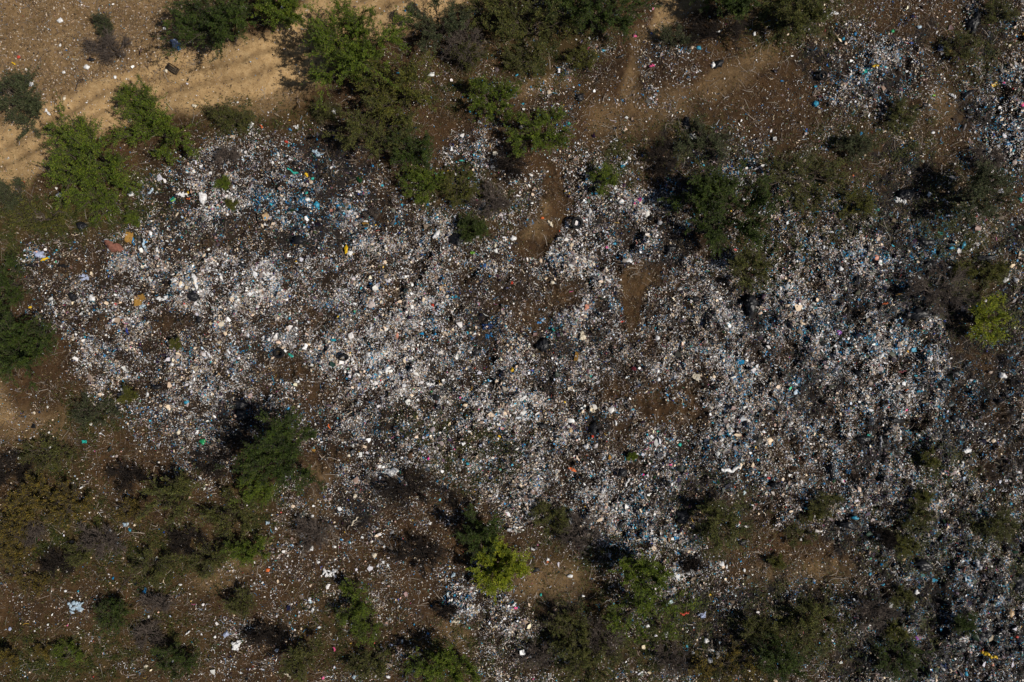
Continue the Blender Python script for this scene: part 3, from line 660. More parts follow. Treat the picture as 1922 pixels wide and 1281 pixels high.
# ------------------------------------------------------------------ single pieces of rubbish
WHITE=(.80,.80,.80); CREAM=(.70,.62,.48); BLACK=(.012,.012,.014); BLUE=(.02,.18,.40); CYAN=(.03,.28,.44); TEAL=(.02,.36,.30); NAVY=(.012,.035,.12); YEL=(.75,.48,.02); OCH=(.34,.19,.045)
LAV=(.38,.43,.60); RED=(.55,.06,.03); ORA=(.72,.17,.05); PINK=(.78,.12,.30); MAG=(.65,.03,.25); GRN=(.02,.33,.12); LIM=(.25,.55,.06); BRICK=(.24,.105,.075); PBLUE=(.42,.54,.64); GREY=(.35,.35,.37)
SALM=(.62,.28,.20); TAN=(.52,.36,.20); PURP=(.32,.12,.45); DRED=(.16,.02,.03); AQUA=(.52,.68,.70); BRN=(.12,.07,.04)
CN = {WHITE:'white',CREAM:'cream',BLACK:'black',BLUE:'blue',CYAN:'light blue',TEAL:'turquoise',NAVY:'dark blue',YEL:'yellow',OCH:'ochre brown',LAV:'lavender blue',RED:'red',ORA:'orange red',PINK:'pink',MAG:'magenta',
      GRN:'green',LIM:'lime green',BRICK:'brick red',PBLUE:'pale blue',GREY:'grey',SALM:'salmon',TAN:'tan',PURP:'purple',DRED:'dark red',AQUA:'pale aqua',BRN:'dark brown'}
def ico(level):
    import bmesh
    bm = bmesh.new(); bmesh.ops.create_icosphere(bm, subdivisions=level, radius=1)
    v = np.array([q.co[:] for q in bm.verts]); f = np.array([[q.index for q in p.verts] for p in bm.faces]); bm.free(); return v, f
ICO = {2: ico(2), 3: ico(3), 4: ico(4)}
def crumple(L, W, T, level, seed):
    v, f = ICO[level]; a = v.copy()
    g = np.random.default_rng(seed)
    th = np.arctan2(v[:, 1], v[:, 0])
    outl = 1 + sum(g.uniform(.05, .20) / (1 + .3 * k) * np.cos((k + 2) * th + g.uniform(0, 6.28)) for k in range(5))
    ridge = sum(np.abs(np.sin(v @ g.normal(0, 4.5, 3) + g.uniform(0, 6.28))) for k in range(4)) / 4
    a *= (.72 + .5 * ridge)[:, None]; a[:, :2] *= outl[:, None]
    a += g.normal(0, .03, a.shape)
    a *= np.array([L / 2, W / 2, T])
    a[:, 2] = np.where(a[:, 2] < 0, a[:, 2] * .4, a[:, 2])
    return a, f
def sheet(L, W, seed, fold=.25):
    g = np.random.default_rng(seed); nx, ny = 12, 8
    U, Vv = np.meshgrid(np.linspace(-.5, .5, nx), np.linspace(-.5, .5, ny))
    X = U * (1 + .25 * Vv * g.uniform(-1, 1)) ; Y = Vv * (1 + .5 * U * g.uniform(-1, 1))
    X = X + np.sign(U) * (np.abs(U) > .45) * g.uniform(-.09, .05, U.shape); Y = Y + np.sign(Vv) * (np.abs(Vv) > .45) * g.uniform(-.10, .06, U.shape)
    Z = fold * W * (np.abs(U * g.uniform(.3, 1) + Vv * g.uniform(-1, 1) + g.uniform(-.2, .2)) + .5 * np.abs(U * g.uniform(-1, 1) + Vv + .2)) + g.normal(0, .012, U.shape)
    top = np.stack([X * L, Y * W, Z], -1).reshape(-1, 3); bot = top - [0, 0, .012]
    i = np.arange(nx * ny).reshape(ny, nx); q = np.stack([i[:-1, :-1], i[:-1, 1:], i[1:, 1:], i[1:, :-1]], -1).reshape(-1, 4)
    n = nx * ny; ring = np.concatenate([i[0, :], i[1:, -1], i[-1, -2::-1], i[-2:0:-1, 0]]); r2 = np.roll(ring, -1)
    side = np.stack([ring, ring + n, r2 + n, r2], -1)
    return np.concatenate([top, bot]), np.concatenate([q, q[:, ::-1] + n, side])
def ribbon(L, W, seed, curve=.4):
    g = np.random.default_rng(seed); K = 22; t = np.linspace(-.5, .5, K); a = g.uniform(-1, 1) * curve if curve < 1 else curve * .45
    X = t * L; Y = L * (a * (4 * t * t - .5) * .5 + .05 * np.sin(t * 14 + g.uniform(0, 6))); 
    tan = np.stack([np.gradient(X), np.gradient(Y)], -1); tan /= np.linalg.norm(tan, axis=1, keepdims=True); nrm = np.stack([-tan[:, 1], tan[:, 0]], -1)
    w = W * .5 * g.uniform(.55, 1.15, K) * np.clip(3 - 5.2 * np.abs(t), .3, 1); zz = .05 + .05 * np.abs(np.sin(t * 17 + g.uniform(0, 6)))
    rows = []
    for s, zo in ((-1, -.02), (-.4, .04), (.4, .02), (1, -.03)):
        rows.append(np.stack([X + nrm[:, 0] * w * s, Y + nrm[:, 1] * w * s, zz + zo + g.normal(0, .01, K)], -1))
    top = np.stack(rows, 0); n = 4 * K; bot = top - [0, 0, .015]; i = np.arange(n).reshape(4, K)
    q = np.stack([i[:-1, :-1], i[:-1, 1:], i[1:, 1:], i[1:, :-1]], -1).reshape(-1, 4)
    ring = np.concatenate([i[0, :], i[1:, -1], i[-1, -2::-1], i[-2:0:-1, 0]]); r2 = np.roll(ring, -1)
    side = np.stack([ring, ring + n, r2 + n, r2], -1)
    return np.concatenate([top.reshape(-1, 3), bot.reshape(-1, 3)]), np.concatenate([q, q[:, ::-1] + n, side])
def clump(L, W, T, seed, k=7):
    g = np.random.default_rng(seed); V, F = [], []; o = 0
    for j in range(k):
        v, f = crumple(L * g.uniform(.13, .34), W * g.uniform(.13, .34), T * g.uniform(.4, .9), 2, seed * 31 + j)
        a = g.uniform(0, 6.28); v = np.stack([v[:, 0] * math.cos(a) - v[:, 1] * math.sin(a), v[:, 0] * math.sin(a) + v[:, 1] * math.cos(a), v[:, 2]], -1)
        v += [g.uniform(-.4, .4) * L, g.uniform(-.4, .4) * W, 0]; V.append(v); F.append(f + o); o += len(v)
    return np.concatenate(V), np.concatenate(F)
_seed = [100]
KN = {'bag':('plastic_bag','bag','crumpled bag'),'sack':('sack','sack','crumpled woven sack'),'scrap':('plastic_scrap','plastic scrap','plastic scrap'),'sheet':('plastic_sheet','plastic sheet','plastic sheet'),
      'card':('cardboard_sheet','cardboard','cardboard sheet'),'rag':('rag','rag','twisted rag'),'strip':('plastic_strip','strip','torn strip'),'clump':('bag_heap','bag heap','heap of bags'),'tub':('tub','tub','upturned tub'),'box':('foam_box','box','broken foam box')}
def item(k, px, py, l, w, ang, col, label=None, curve=.4):
    if k == 'sheet' and col in (WHITE, PBLUE, CYAN, BLUE) and l > 11 and label is None: k = 'clump'
    _seed[0] += 1; sd = _seed[0]; L, W = l * S, w * S
    x, y, z = at(px, py); nm, cat, desc = KN[k]; rough, spec = (.45, .4) if k in ('bag', 'scrap', 'sheet', 'strip', 'clump', 'tub') else (.85, .15)
    mat = plain(CN[col].replace(' ', '_') + ('_plastic' if rough < .5 else '_cloth'), col, rough, spec, .3 if col != BLACK else .1)
    nper = 3
    if k in ('bag', 'sack', 'rag', 'scrap'): V, F = crumple(L * 1.05, W * 1.05, min(L, W) * (.42 if k != 'rag' else .25), 4 if max(l, w) > 14 else (3 if max(l, w) > 7 else 2), sd)
    elif k in ('sheet', 'card'): V, F = sheet(L, W, sd, .22 if k == 'card' else .3); nper = 4
    elif k == 'strip': V, F = ribbon(L, W, sd, curve); nper = 4
    elif k == 'clump': V, F = clump(L, W, .12, sd, 11 if l < 20 else 20)
    elif k == 'box':
        bx = np.array([(a, b, c) for c in (0, 1) for a, b in ((-1, -1), (1, -1), (1, 1), (-1, 1))], float)
        inn = bx * [.84, .8, 1]; inn[:4, 2] = .3; V = np.concatenate([bx, inn]) * [L / 2, W / 2, .18]; V += np.random.default_rng(sd).normal(0, .012, V.shape)
        F = [(3,2,1,0)]
        for a in range(4): b = (a + 1) % 4; F += [(a, b, b + 4, a + 4), (a + 4, b + 4, b + 12, a + 12), (a + 12, b + 12, b + 8, a + 8)]
        F.append((8, 9, 10, 11)); F = np.array(F); nper = 4
    elif k == 'tub':
        prof = [(0, .16), (.62, .16), (.70, .15), (.76, .12), (.93, .0), (1.0, .0), (1.03, .03), (.97, .035)][::1]
        n = 28; a = np.arange(n) / n * 2 * math.pi; V = np.array([[r * L / 2 * math.cos(q), r * W / 2 * math.sin(q), hz] for r, hz in prof for q in a])
        V[:, 2] += .006 * np.sin(V[:, 0] * 90); i = np.arange(len(prof) * n).reshape(len(prof), n); j = np.roll(i, -1, 1)
        F = np.stack([i[:-1], i[1:], j[1:], j[:-1]], -1).reshape(-1, 4); nper = 4
    o = raw_mesh(nm, V, F, nper, mat); o.location = (x, y, z + .05)
    dz = .3; nx_ = -(float(gz(x + dz, y)) - float(gz(x - dz, y))) / (2 * dz); ny_ = -(float(gz(x, y + dz)) - float(gz(x, y - dz))) / (2 * dz)
    q = Vector((0, 0, 1)).rotation_difference(Vector((nx_, ny_, 1)).normalized()); from mathutils import Quaternion
    o.rotation_euler = (q @ Quaternion((0, 0, 1), math.radians(ang))).to_euler()
    big = max(l, w); sz = 'tiny' if big < 6 else ('small' if big < 10 else ('' if big < 17 else 'large'))
    tag(o, ('%s %s %s' % (sz, CN[col], desc)).strip(), cat, px, py, None, label)
    return o
ITEMS = [
 ('bag',330,83,17,12,-30,LAV,'crumpled blue and white plastic bag beside the dark tree above the road'),('scrap',336,91,6,9,20,BLUE),('box',59,160,12,7,0,WHITE),('bag',172,113,13,6,-10,BLACK),('bag',114,40,9,8,20,WHITE),('bag',164,127,8,10,20,WHITE),
 ('scrap',217,146,6,6,0,WHITE),('scrap',114,86,5,5,0,WHITE),('scrap',121,137,6,5,0,WHITE),('scrap',313,134,6,6,0,CREAM),('scrap',366,200,8,5,10,CREAM),('scrap',36,108,5,6,0,RED),('strip',28,121,7,3,-30,YEL),('strip',92,212,16,4,-50,WHITE),('scrap',122,186,6,6,0,CREAM),
 ('strip',492,240,8,3,-60,ORA),('scrap',538,267,6,5,0,RED),('scrap',747,138,5,4,0,CYAN),('scrap',866,302,9,3,-10,TEAL),('bag',555,307,11,9,0,BLACK),('sheet',595,288,24,9,-35,PBLUE),('clump',557,240,12,10,0,WHITE),('bag',531,14,5,9,10,WHITE),('bag',628,210,8,12,20,WHITE),
 ('scrap',700,312,5,4,0,BLUE),('scrap',925,315,8,9,0,WHITE),
 ('scrap',1139,27,6,6,0,WHITE),('rag',1191,68,7,6,30,PINK),('rag',1102,91,9,5,20,MAG),('bag',1311,91,8,7,0,CYAN),('bag',1338,123,8,9,0,WHITE),('bag',1348,121,18,12,20,BLACK),('scrap',1415,65,6,6,0,WHITE),('bag',1088,184,17,11,30,BLACK),('scrap',1068,233,6,5,0,TEAL),('strip',1223,125,10,5,20,PINK),
 ('scrap',1205,293,3,7,0,NAVY),('scrap',1168,313,8,6,0,CYAN),('clump',1300,257,20,10,0,WHITE),('clump',1368,280,12,7,0,WHITE),('scrap',970,142,6,4,30,CYAN),('scrap',1132,96,7,5,0,CYAN),('bag',1165,107,14,5,25,BLACK),('scrap',978,240,6,8,0,CREAM),('scrap',1180,298,7,6,0,WHITE),('bag',1288,235,14,22,0,BLACK),
 ('tub',1530,196,11,11,0,CYAN,'round light blue tub lid lying on brown soil at the upper right'),('sheet',1627,134,20,8,20,TEAL,'long turquoise green sheet in the upper right rubbish heap'),('strip',1641,126,14,4,10,YEL),('strip',1560,30,24,6,25,WHITE),('sheet',1765,91,14,12,0,NAVY),('strip',1783,101,16,6,-55,OCH),
 ('sheet',1865,160,12,6,30,YEL),('scrap',1882,157,5,4,-30,PINK),('strip',1787,182,12,6,-40,WHITE),('scrap',1750,250,7,5,0,WHITE),('scrap',1752,180,6,3,10,LIM),('bag',1826,45,18,34,0,BLACK),('scrap',1582,74,6,5,0,CYAN),('scrap',1604,65,6,6,0,BLUE),('scrap',1891,272,9,5,0,BLUE),('box',1452,262,6,6,10,WHITE),
 ('rag',1918,197,6,9,0,PINK),('scrap',1467,153,7,3,0,BLUE),('bag',1736,198,12,7,0,BLACK),('bag',1815,178,22,10,40,BLACK),('scrap',1674,60,7,6,0,GRN),('bag',1724,52,8,6,0,PBLUE),('sheet',1820,170,14,8,0,BRN),
 ('sack',381,372,11,24,10,WHITE,'long white sack lying upright in the upper left of the dump'),('sheet',324,374,9,8,0,TEAL),('strip',328,377,11,4,30,LIM),('scrap',354,362,6,5,0,YEL),('rag',355,373,8,5,0,ORA),('card',243,446,13,20,-15,OCH,'upright ochre cardboard piece next to a blue strip, left part of the dump'),
 ('rag',215,464,24,18,-10,BRICK,'brick red spread cloth at the left part of the dump'),('strip',251,450,22,4,-85,BLUE),('sheet',266,455,10,24,-10,BLACK),('strip',274,462,26,5,-75,PBLUE),('bag',200,453,12,7,-20,WHITE),('scrap',208,453,6,5,0,CYAN),('bag',75,478,17,12,-15,LAV),('rag',85,487,11,5,20,YEL),
 ('card',265,563,27,21,8,OCH,'largest ochre cardboard sheet, on litter at the left of the dump'),('bag',365,556,22,17,-20,BLACK,'largest black bag in the left of the dump, below a long white sack'),('sack',366,527,9,24,20,WHITE,'long narrow white sack above the largest black bag'),('sheet',328,526,20,10,-30,WHITE),('clump',161,520,20,14,0,LAV),
 ('bag',155,425,17,16,0,BLACK,'rounded black bag on grass at the upper left rim of the dump'),('card',197,409,11,9,0,OCH),('bag',112,367,10,8,0,WHITE),('scrap',267,343,5,8,10,WHITE),('bag',174,560,12,12,0,WHITE),('scrap',58,577,6,5,0,YEL),('bag',455,497,14,8,0,BLACK),('bag',138,558,16,12,0,BLACK),('scrap',480,394,5,5,0,CYAN),
 ('clump',305,560,28,10,0,WHITE),('sheet',268,575,20,6,10,PBLUE),('bag',375,600,10,12,0,BLACK),('sheet',345,365,22,12,0,WHITE),('bag',393,505,12,12,0,WHITE),('strip',285,360,14,5,50,PBLUE),('bag',247,365,10,8,0,WHITE),('bag',119,500,20,6,0,BLACK),('bag',210,515,10,8,0,BLACK),('bag',57,498,24,5,0,BLACK),
 ('strip',551,323,24,5,-15,TEAL,'long turquoise torn strip at the top of the dump'),('strip',576,329,8,5,-60,YEL),('scrap',587,336,6,5,0,TEAL),('bag',595,385,10,10,0,CYAN),('rag',650,468,7,15,0,YEL,'bright yellow bag in the upper middle of the dump'),('bag',657,475,12,9,0,WHITE),('scrap',684,364,5,5,0,MAG),('rag',686,421,9,8,0,OCH),
 ('bag',820,441,16,9,35,WHITE),('card',829,541,8,10,0,TAN),('sheet',858,558,13,9,-20,CYAN),('strip',887,475,8,5,0,LIM),('scrap',903,500,4,3,0,BLUE),('rag',812,574,6,7,0,RED),('scrap',612,485,8,5,0,BRICK),('scrap',635,595,4,4,0,YEL),('rag',745,631,6,12,-30,SALM),('bag',633,394,18,6,-15,BLACK),('clump',505,520,22,18,0,WHITE),
 ('scrap',820,410,8,5,0,CYAN),('bag',623,395,10,6,0,SALM),('bag',570,398,20,12,0,BLACK),('bag',562,452,22,12,0,BLACK),('sheet',500,408,12,14,20,TAN),('bag',578,375,9,6,0,WHITE),('scrap',576,363,6,4,30,TEAL),('scrap',847,350,5,6,0,WHITE),('clump',915,614,22,12,0,NAVY),('clump',918,630,18,10,20,BLUE),('bag',858,450,20,24,20,BLACK),
 ('scrap',725,467,5,5,0,CREAM),('strip',640,455,30,2,-40,BLACK),
 ('rag',1018,410,6,5,0,ORA),('strip',1032,420,16,5,-50,CREAM),('bag',1180,490,12,8,-15,WHITE),('bag',1172,494,16,7,0,BLACK),('scrap',1158,484,6,4,0,BLUE),('tub',1037,531,8,7,0,CREAM),('rag',1101,577,8,11,-30,SALM),('strip',1039,620,7,4,-50,TEAL),('bag',1350,561,9,8,0,WHITE),('rag',1167,604,8,3,10,RED),
 ('tub',1234,635,9,9,0,WHITE),('scrap',1153,458,7,5,0,CYAN),('scrap',1191,382,4,5,0,MAG),('scrap',1060,360,3,3,0,YEL),('rag',961,531,5,6,0,RED),('rag',1432,352,4,10,10,BRICK),('tub',1238,419,10,8,0,(GREY)),('bag',1258,468,16,14,0,BLACK),('bag',963,448,10,9,0,WHITE),('strip',1118,515,20,6,-10,WHITE),('bag',1008,508,14,6,0,BLACK),
 ('bag',1320,425,18,26,0,BLACK),('bag',1408,572,22,30,0,BLACK),('bag',1305,562,14,10,0,BLACK),('scrap',1395,375,7,5,0,WHITE),
 ('tub',1642,484,11,11,0,SALM,'round pale pinkish lid in the right half of the dump'),('bag',1577,505,8,8,20,WHITE),('scrap',1611,562,7,5,0,BLUE),('rag',1574,624,12,6,-40,PURP),('bag',1807,461,7,12,-20,CYAN),('bag',1785,466,9,6,0,CYAN),('sheet',1763,439,10,6,-20,TEAL),('bag',1914,375,7,7,0,TEAL),('bag',1742,366,6,9,0,WHITE),
 ('bag',1872,418,14,7,0,BLACK),('bag',1885,526,10,9,0,WHITE),('bag',1905,526,8,9,0,GREY),('scrap',1600,330,4,4,0,ORA),('rag',1686,553,8,4,0,OCH),('scrap',1661,527,8,4,20,TEAL),('bag',1735,455,26,14,-30,BLACK),('bag',1700,365,30,18,0,BLACK),('clump',1690,378,28,10,-10,WHITE),('sheet',1645,395,8,5,0,TEAL),('bag',1845,485,34,12,0,BLACK),
 ('bag',1545,450,12,10,0,BLACK),('bag',1568,498,24,10,-20,BLACK),('bag',1740,500,24,16,0,BLACK),('sheet',1722,505,16,9,0,CYAN),('sheet',1505,490,12,9,0,CYAN),('scrap',1546,465,5,8,0,WHITE),('bag',1610,525,14,18,0,BLACK),('bag',1645,459,12,6,0,BLACK),('bag',1720,590,34,20,0,BLACK),('strip',1660,570,10,4,0,ORA),
 ('rag',381,829,9,11,30,GRN,'bright green rag at the lower left rim of the dump'),('bag',38,859,9,6,0,WHITE),('strip',98,838,8,3,40,WHITE),('bag',230,731,6,6,0,WHITE),('bag',278,740,5,10,0,WHITE),('bag',336,811,7,8,0,CREAM),('sheet',160,829,10,6,0,TEAL),('scrap',138,906,5,5,0,WHITE),('strip',155,915,7,3,30,WHITE),('bag',351,755,8,8,0,CYAN),
 ('scrap',197,668,5,5,0,BLUE),('bag',324,684,7,6,0,WHITE),('scrap',221,954,6,5,0,WHITE),('scrap',93,812,4,4,0,WHITE),('scrap',5,883,6,4,20,WHITE),('bag',295,727,14,8,0,BLACK),('bag',455,760,26,22,0,BLACK),('bag',455,780,20,16,0,BLACK),  # the last two black bags stand in for the tall dark tree's shadow
 ('strip',547,667,10,5,-45,TEAL),('bag',735,886,22,13,-15,WHITE,'crumpled white sack lying above the blackish dead bush'),('bag',692,665,9,8,0,WHITE),('rag',589,845,7,6,0,OCH),('strip',619,801,10,3,-60,ORA),('strip',508,746,12,4,60,WHITE),('clump',562,714,14,9,0,WHITE),('scrap',804,861,5,5,0,MAG),('scrap',754,859,5,5,0,WHITE),
 ('strip',937,818,6,3,-40,YEL),('scrap',902,836,5,7,0,LAV),('tub',667,930,7,7,0,CREAM),('bag',726,695,10,10,0,WHITE),('bag',894,660,18,12,0,BLACK),('sheet',902,667,10,10,0,BLACK),('strip',962,694,4,9,0,YEL),('bag',820,746,14,12,0,BLACK),('scrap',920,897,8,6,0,NAVY),('scrap',655,855,6,5,0,CREAM),('scrap',810,735,4,4,0,GRN),('scrap',869,664,4,10,10,BLUE),
 ('sheet',810,722,24,8,0,WHITE),('rag',770,855,12,10,0,BRN),('bag',567,890,10,8,0,BLACK),
 ('card',1082,669,7,17,-10,OCH),('tub',1190,692,12,8,0,DRED,'dark red tub on the litter right of the dump middle'),('sheet',1306,707,14,11,-20,CREAM),('tub',1235,712,8,8,0,WHITE),('box',1069,729,9,6,10,CREAM),('box',1110,769,9,7,-20,CREAM),('rag',1073,881,14,6,-20,ORA,'orange red twisted rag in the lower middle of the dump'),
 ('strip',1371,879,38,7,8,WHITE,'curved white torn streamer in the lower right of the dump',1.0),('rag',1144,859,6,8,0,OCH),('scrap',1396,925,5,8,0,AQUA),('rag',1259,871,7,6,0,PINK),('bag',1114,803,14,18,0,BLACK),('tub',1070,807,8,8,0,TAN),('clump',982,746,22,12,0,WHITE),('bag',995,763,12,9,0,BLACK),('scrap',1002,698,3,3,0,BLUE),  # black bag after the pink rag is added for a shaded gap
 ('scrap',1108,706,6,5,0,TEAL),('bag',1020,800,16,9,0,BLACK),('bag',1019,648,22,20,0,BLACK),('bag',1060,755,4,4,0,YEL),('rag',1112,819,5,6,0,RED),('scrap',1275,835,8,6,0,TEAL),('scrap',1207,891,5,4,0,MAG),('bag',1100,838,8,10,0,WHITE),('strip',1177,905,18,5,60,WHITE),('bag',1168,887,18,14,0,BLACK),('strip',1092,630,8,16,0,CREAM),
 ('sheet',1714,657,10,8,5,CYAN,'square light blue sheet at the right side of the dump'),('strip',1690,698,20,4,10,DRED),('rag',1700,770,8,4,5,PINK,'bright pink rag at the right side of the dump'),('rag',1700,733,5,6,0,ORA),('strip',1723,734,13,4,0,CYAN),('scrap',1770,782,6,4,-40,BLUE),('sheet',1762,764,14,8,-40,CYAN),('sheet',1592,885,12,8,-10,BLUE),
 ('strip',1651,829,22,4,80,GREY),('scrap',1583,903,4,4,0,MAG),('strip',1630,891,12,3,70,TAN),('rag',1672,891,4,5,0,DRED),('sheet',1512,954,10,5,-10,CYAN),('scrap',1896,945,6,6,0,CYAN),('bag',1684,790,30,8,-5,BLACK),('bag',1814,846,20,7,5,WHITE),('bag',1768,722,18,20,0,BLACK),('bag',1791,700,14,10,0,BLACK),('bag',1790,785,14,12,0,BLACK),
 ('bag',1829,806,12,7,0,BLACK),('bag',1620,824,24,16,0,BLACK),('bag',1560,880,12,18,0,BLACK),('scrap',1723,817,6,4,0,WHITE),('scrap',1884,818,6,5,0,WHITE),('scrap',1668,877,6,5,0,WHITE),('sheet',1630,817,8,6,0,TEAL),('bag',1455,910,16,12,0,BLACK),('bag',1610,700,14,10,0,BLACK),('sheet',1683,651,12,6,-20,BLUE),('bag',1880,705,12,10,0,WHITE),
 ('clump',142,1140,34,24,0,PBLUE,'scattered heap of pale torn bags on brown soil at the bottom left'),('sheet',274,1107,6,10,-20,BLUE),('bag',292,1119,6,5,0,WHITE),('bag',425,1190,10,10,0,LAV),('scrap',280,1157,4,6,0,WHITE),('strip',354,1186,10,3,40,WHITE),('bag',404,1195,5,5,0,WHITE),('bag',245,994,6,6,0,CYAN),('bag',221,1020,6,7,0,PBLUE),
 ('scrap',124,1109,5,5,0,WHITE),('scrap',91,1172,4,4,0,WHITE),('clump',445,1210,26,20,0,WHITE),('bag',275,1250,8,6,0,CREAM),('bag',324,1240,5,5,0,WHITE),('scrap',52,1202,4,4,0,BLACK),('scrap',303,1101,6,3,20,WHITE),('scrap',339,1097,6,4,-20,WHITE),('bag',237,984,10,8,0,PBLUE),('bag',20,1180,6,6,0,LAV),
 ('rag',503,1070,8,6,20,ORA,'orange red rag alone on brown soil at the lower left of centre'),('scrap',656,1018,6,4,40,CYAN),('bag',807,982,7,5,0,WHITE),('sheet',505,980,15,8,0,PBLUE),('bag',790,1062,6,5,0,WHITE),('bag',600,1177,7,5,0,WHITE),('scrap',853,1117,4,5,0,CYAN),('strip',831,1131,5,3,80,TEAL),('scrap',810,1137,4,4,0,BLUE),
 ('strip',855,1165,18,5,5,CREAM),('scrap',607,1272,6,6,0,PINK),('scrap',588,1143,4,6,0,WHITE),('scrap',587,968,6,6,0,WHITE),('bag',628,1026,7,5,0,WHITE),('bag',703,1042,8,9,0,CREAM),('bag',585,1029,8,8,0,WHITE),('clump',572,1005,18,12,0,GREY),('strip',851,1078,10,6,50,PBLUE),('strip',628,1217,8,3,-70,PINK),('scrap',881,1178,4,4,0,TEAL),
 ('bag',665,1270,8,6,0,PBLUE),('bag',729,1270,8,5,-30,WHITE),('sheet',880,1120,14,8,-30,BLUE),('strip',666,978,22,3,50,CREAM),('scrap',598,1055,6,5,0,WHITE),('clump',618,1075,26,14,0,WHITE),('bag',520,1220,8,5,0,WHITE),('bag',735,1210,6,5,0,LAV),('strip',541,1266,16,3,-30,CREAM),
 ('rag',1027,1055,5,5,0,ORA),('sheet',1252,1135,26,9,35,AQUA,'long pale aqua plastic sheet at the lower right edge of green trees'),('strip',1284,1150,20,5,10,RED,'thin red strip below the litter tongue'),('clump',1317,1154,20,12,0,LAV),('bag',1293,1073,12,10,0,WHITE),('bag',1363,1063,5,7,0,WHITE),('bag',1070,1081,10,6,0,WHITE),('bag',1094,1118,5,5,0,WHITE),
 ('strip',964,1134,8,5,50,WHITE),('rag',968,1141,7,5,0,PINK),('bag',1214,1174,8,7,0,WHITE),('bag',1250,1190,8,10,0,WHITE),('bag',1325,1202,10,8,0,WHITE),('strip',1345,1228,5,14,0,GREY),('scrap',1010,1227,6,3,10,CYAN),('scrap',1015,1116,4,6,0,TEAL),('scrap',1272,1038,5,4,0,BLUE),('scrap',1122,1067,4,4,0,NAVY),('bag',1396,1070,5,6,0,WHITE),
 ('bag',1005,1070,16,6,20,BLACK),('sheet',1073,977,9,12,20,WHITE),('strip',1000,1030,8,4,-20,WHITE),('bag',1028,1050,6,5,0,WHITE),('scrap',1332,1116,5,4,0,YEL),('bag',1280,970,24,22,0,BLACK),('bag',1392,1018,16,10,0,BLACK),('bag',1165,985,24,10,35,BLACK),('scrap',1212,1005,8,5,0,CYAN),('bag',1230,1225,8,8,0,BLACK),
 ('rag',1722,1197,9,8,0,PURP,'purple rag in the lower right rubbish'),('strip',1857,1229,26,7,-15,YEL,'curved orange yellow strip in the bottom right rubbish',.9),('rag',1862,1247,6,6,0,SALM),('scrap',1812,1264,7,7,0,CYAN),('strip',1797,1166,14,3,-85,WHITE),('bag',1719,1111,8,8,0,WHITE),('scrap',1632,1077,7,5,0,CYAN),('sheet',1752,1089,11,8,-20,CYAN),
 ('strip',1807,1068,12,4,70,BRICK),('strip',1834,1058,20,7,-70,GREY),('scrap',1826,981,4,8,0,YEL),('rag',1795,1020,5,5,0,DRED),('sheet',1725,1101,12,6,20,CYAN),('bag',1710,1150,24,16,0,BLACK),('sheet',1815,1085,10,10,0,PBLUE),('bag',1660,1170,20,16,0,BLACK),('bag',1590,985,24,14,0,BLACK),('bag',1706,1230,26,16,0,BLACK),('clump',1770,1250,20,14,0,NAVY),
 ('bag',1604,972,12,6,0,CYAN),('scrap',1502,1012,5,6,0,WHITE),('scrap',1491,1124,6,4,0,WHITE),('strip',1655,1220,14,4,40,PBLUE),('scrap',1656,1097,6,5,0,CYAN),('scrap',1695,1050,7,6,0,TAN),('bag',1730,1060,30,20,0,BLACK),('bag',1845,1190,26,12,0,BLACK),('bag',1912,1095,20,30,0,BLACK),('bag',1895,1150,12,12,0,TAN),('scrap',1908,1195,6,6,0,RED)]
for it in ITEMS:
    k, px, py, l, w, a, col = it[:7]; item(k, px, py, l, w, a, col, it[7] if len(it) > 7 else None, it[8] if len(it) > 8 else .4)

# tyres
def tyre(px, py, rpx, label, tilt=(0, 0), sink=0.0):
    x, y, z = at(px, py); r = rpx * S
    prof = [(.58,.10),(.60,.30),(.68,.36),(.82,.38),(.93,.34),(.985,.22),(1.0,.0),(.985,-.22),(.93,-.34),(.82,-.38),(.68,-.36),(.60,-.30),(.58,-.10)]
    n = 72; V = []
    for j in range(n):
        a = j / n * 2 * math.pi
        for pr_, hz in prof:
            rr = pr_ - (.018 if pr_ > .92 and j % 2 else 0)
            V.append((rr * r * math.cos(a), rr * r * math.sin(a), hz * r * .75))
    K = len(prof); i = np.arange(n * K).reshape(n, K); j = np.roll(i, -1, 0)
    F = np.stack([i[:, :-1], j[:, :-1], j[:, 1:], i[:, 1:]], -1).reshape(-1, 4)
    i2 = np.arange(n * 2)
    o = raw_mesh('tyre', np.array(V), F, 4, plain('rubber', (.010, .010, .011), .75, .25, .3))
    o.location = (x, y, z + .27 * r + .22 - sink); o.rotation_euler = (math.radians(tilt[0]), math.radians(tilt[1]), 0)
    tag(o, None, 'tyre', px, py, None, label)
tyre(527, 663, 10, 'black car tyre lying flat on litter in the left half of the dump', (4, -3))
tyre(1082, 420, 11.5, 'dark tyre half buried in litter beside the narrow sandy trail', (12, 14), .08)
tyre(647, 671, 9.5, 'black tyre leaning steeply on litter to the right of the flat one', (55, 25), .0)
tyre(1541, 145, 8.5, 'dark tyre at the left rim of the upper right rubbish heap', (14, -10), .05)

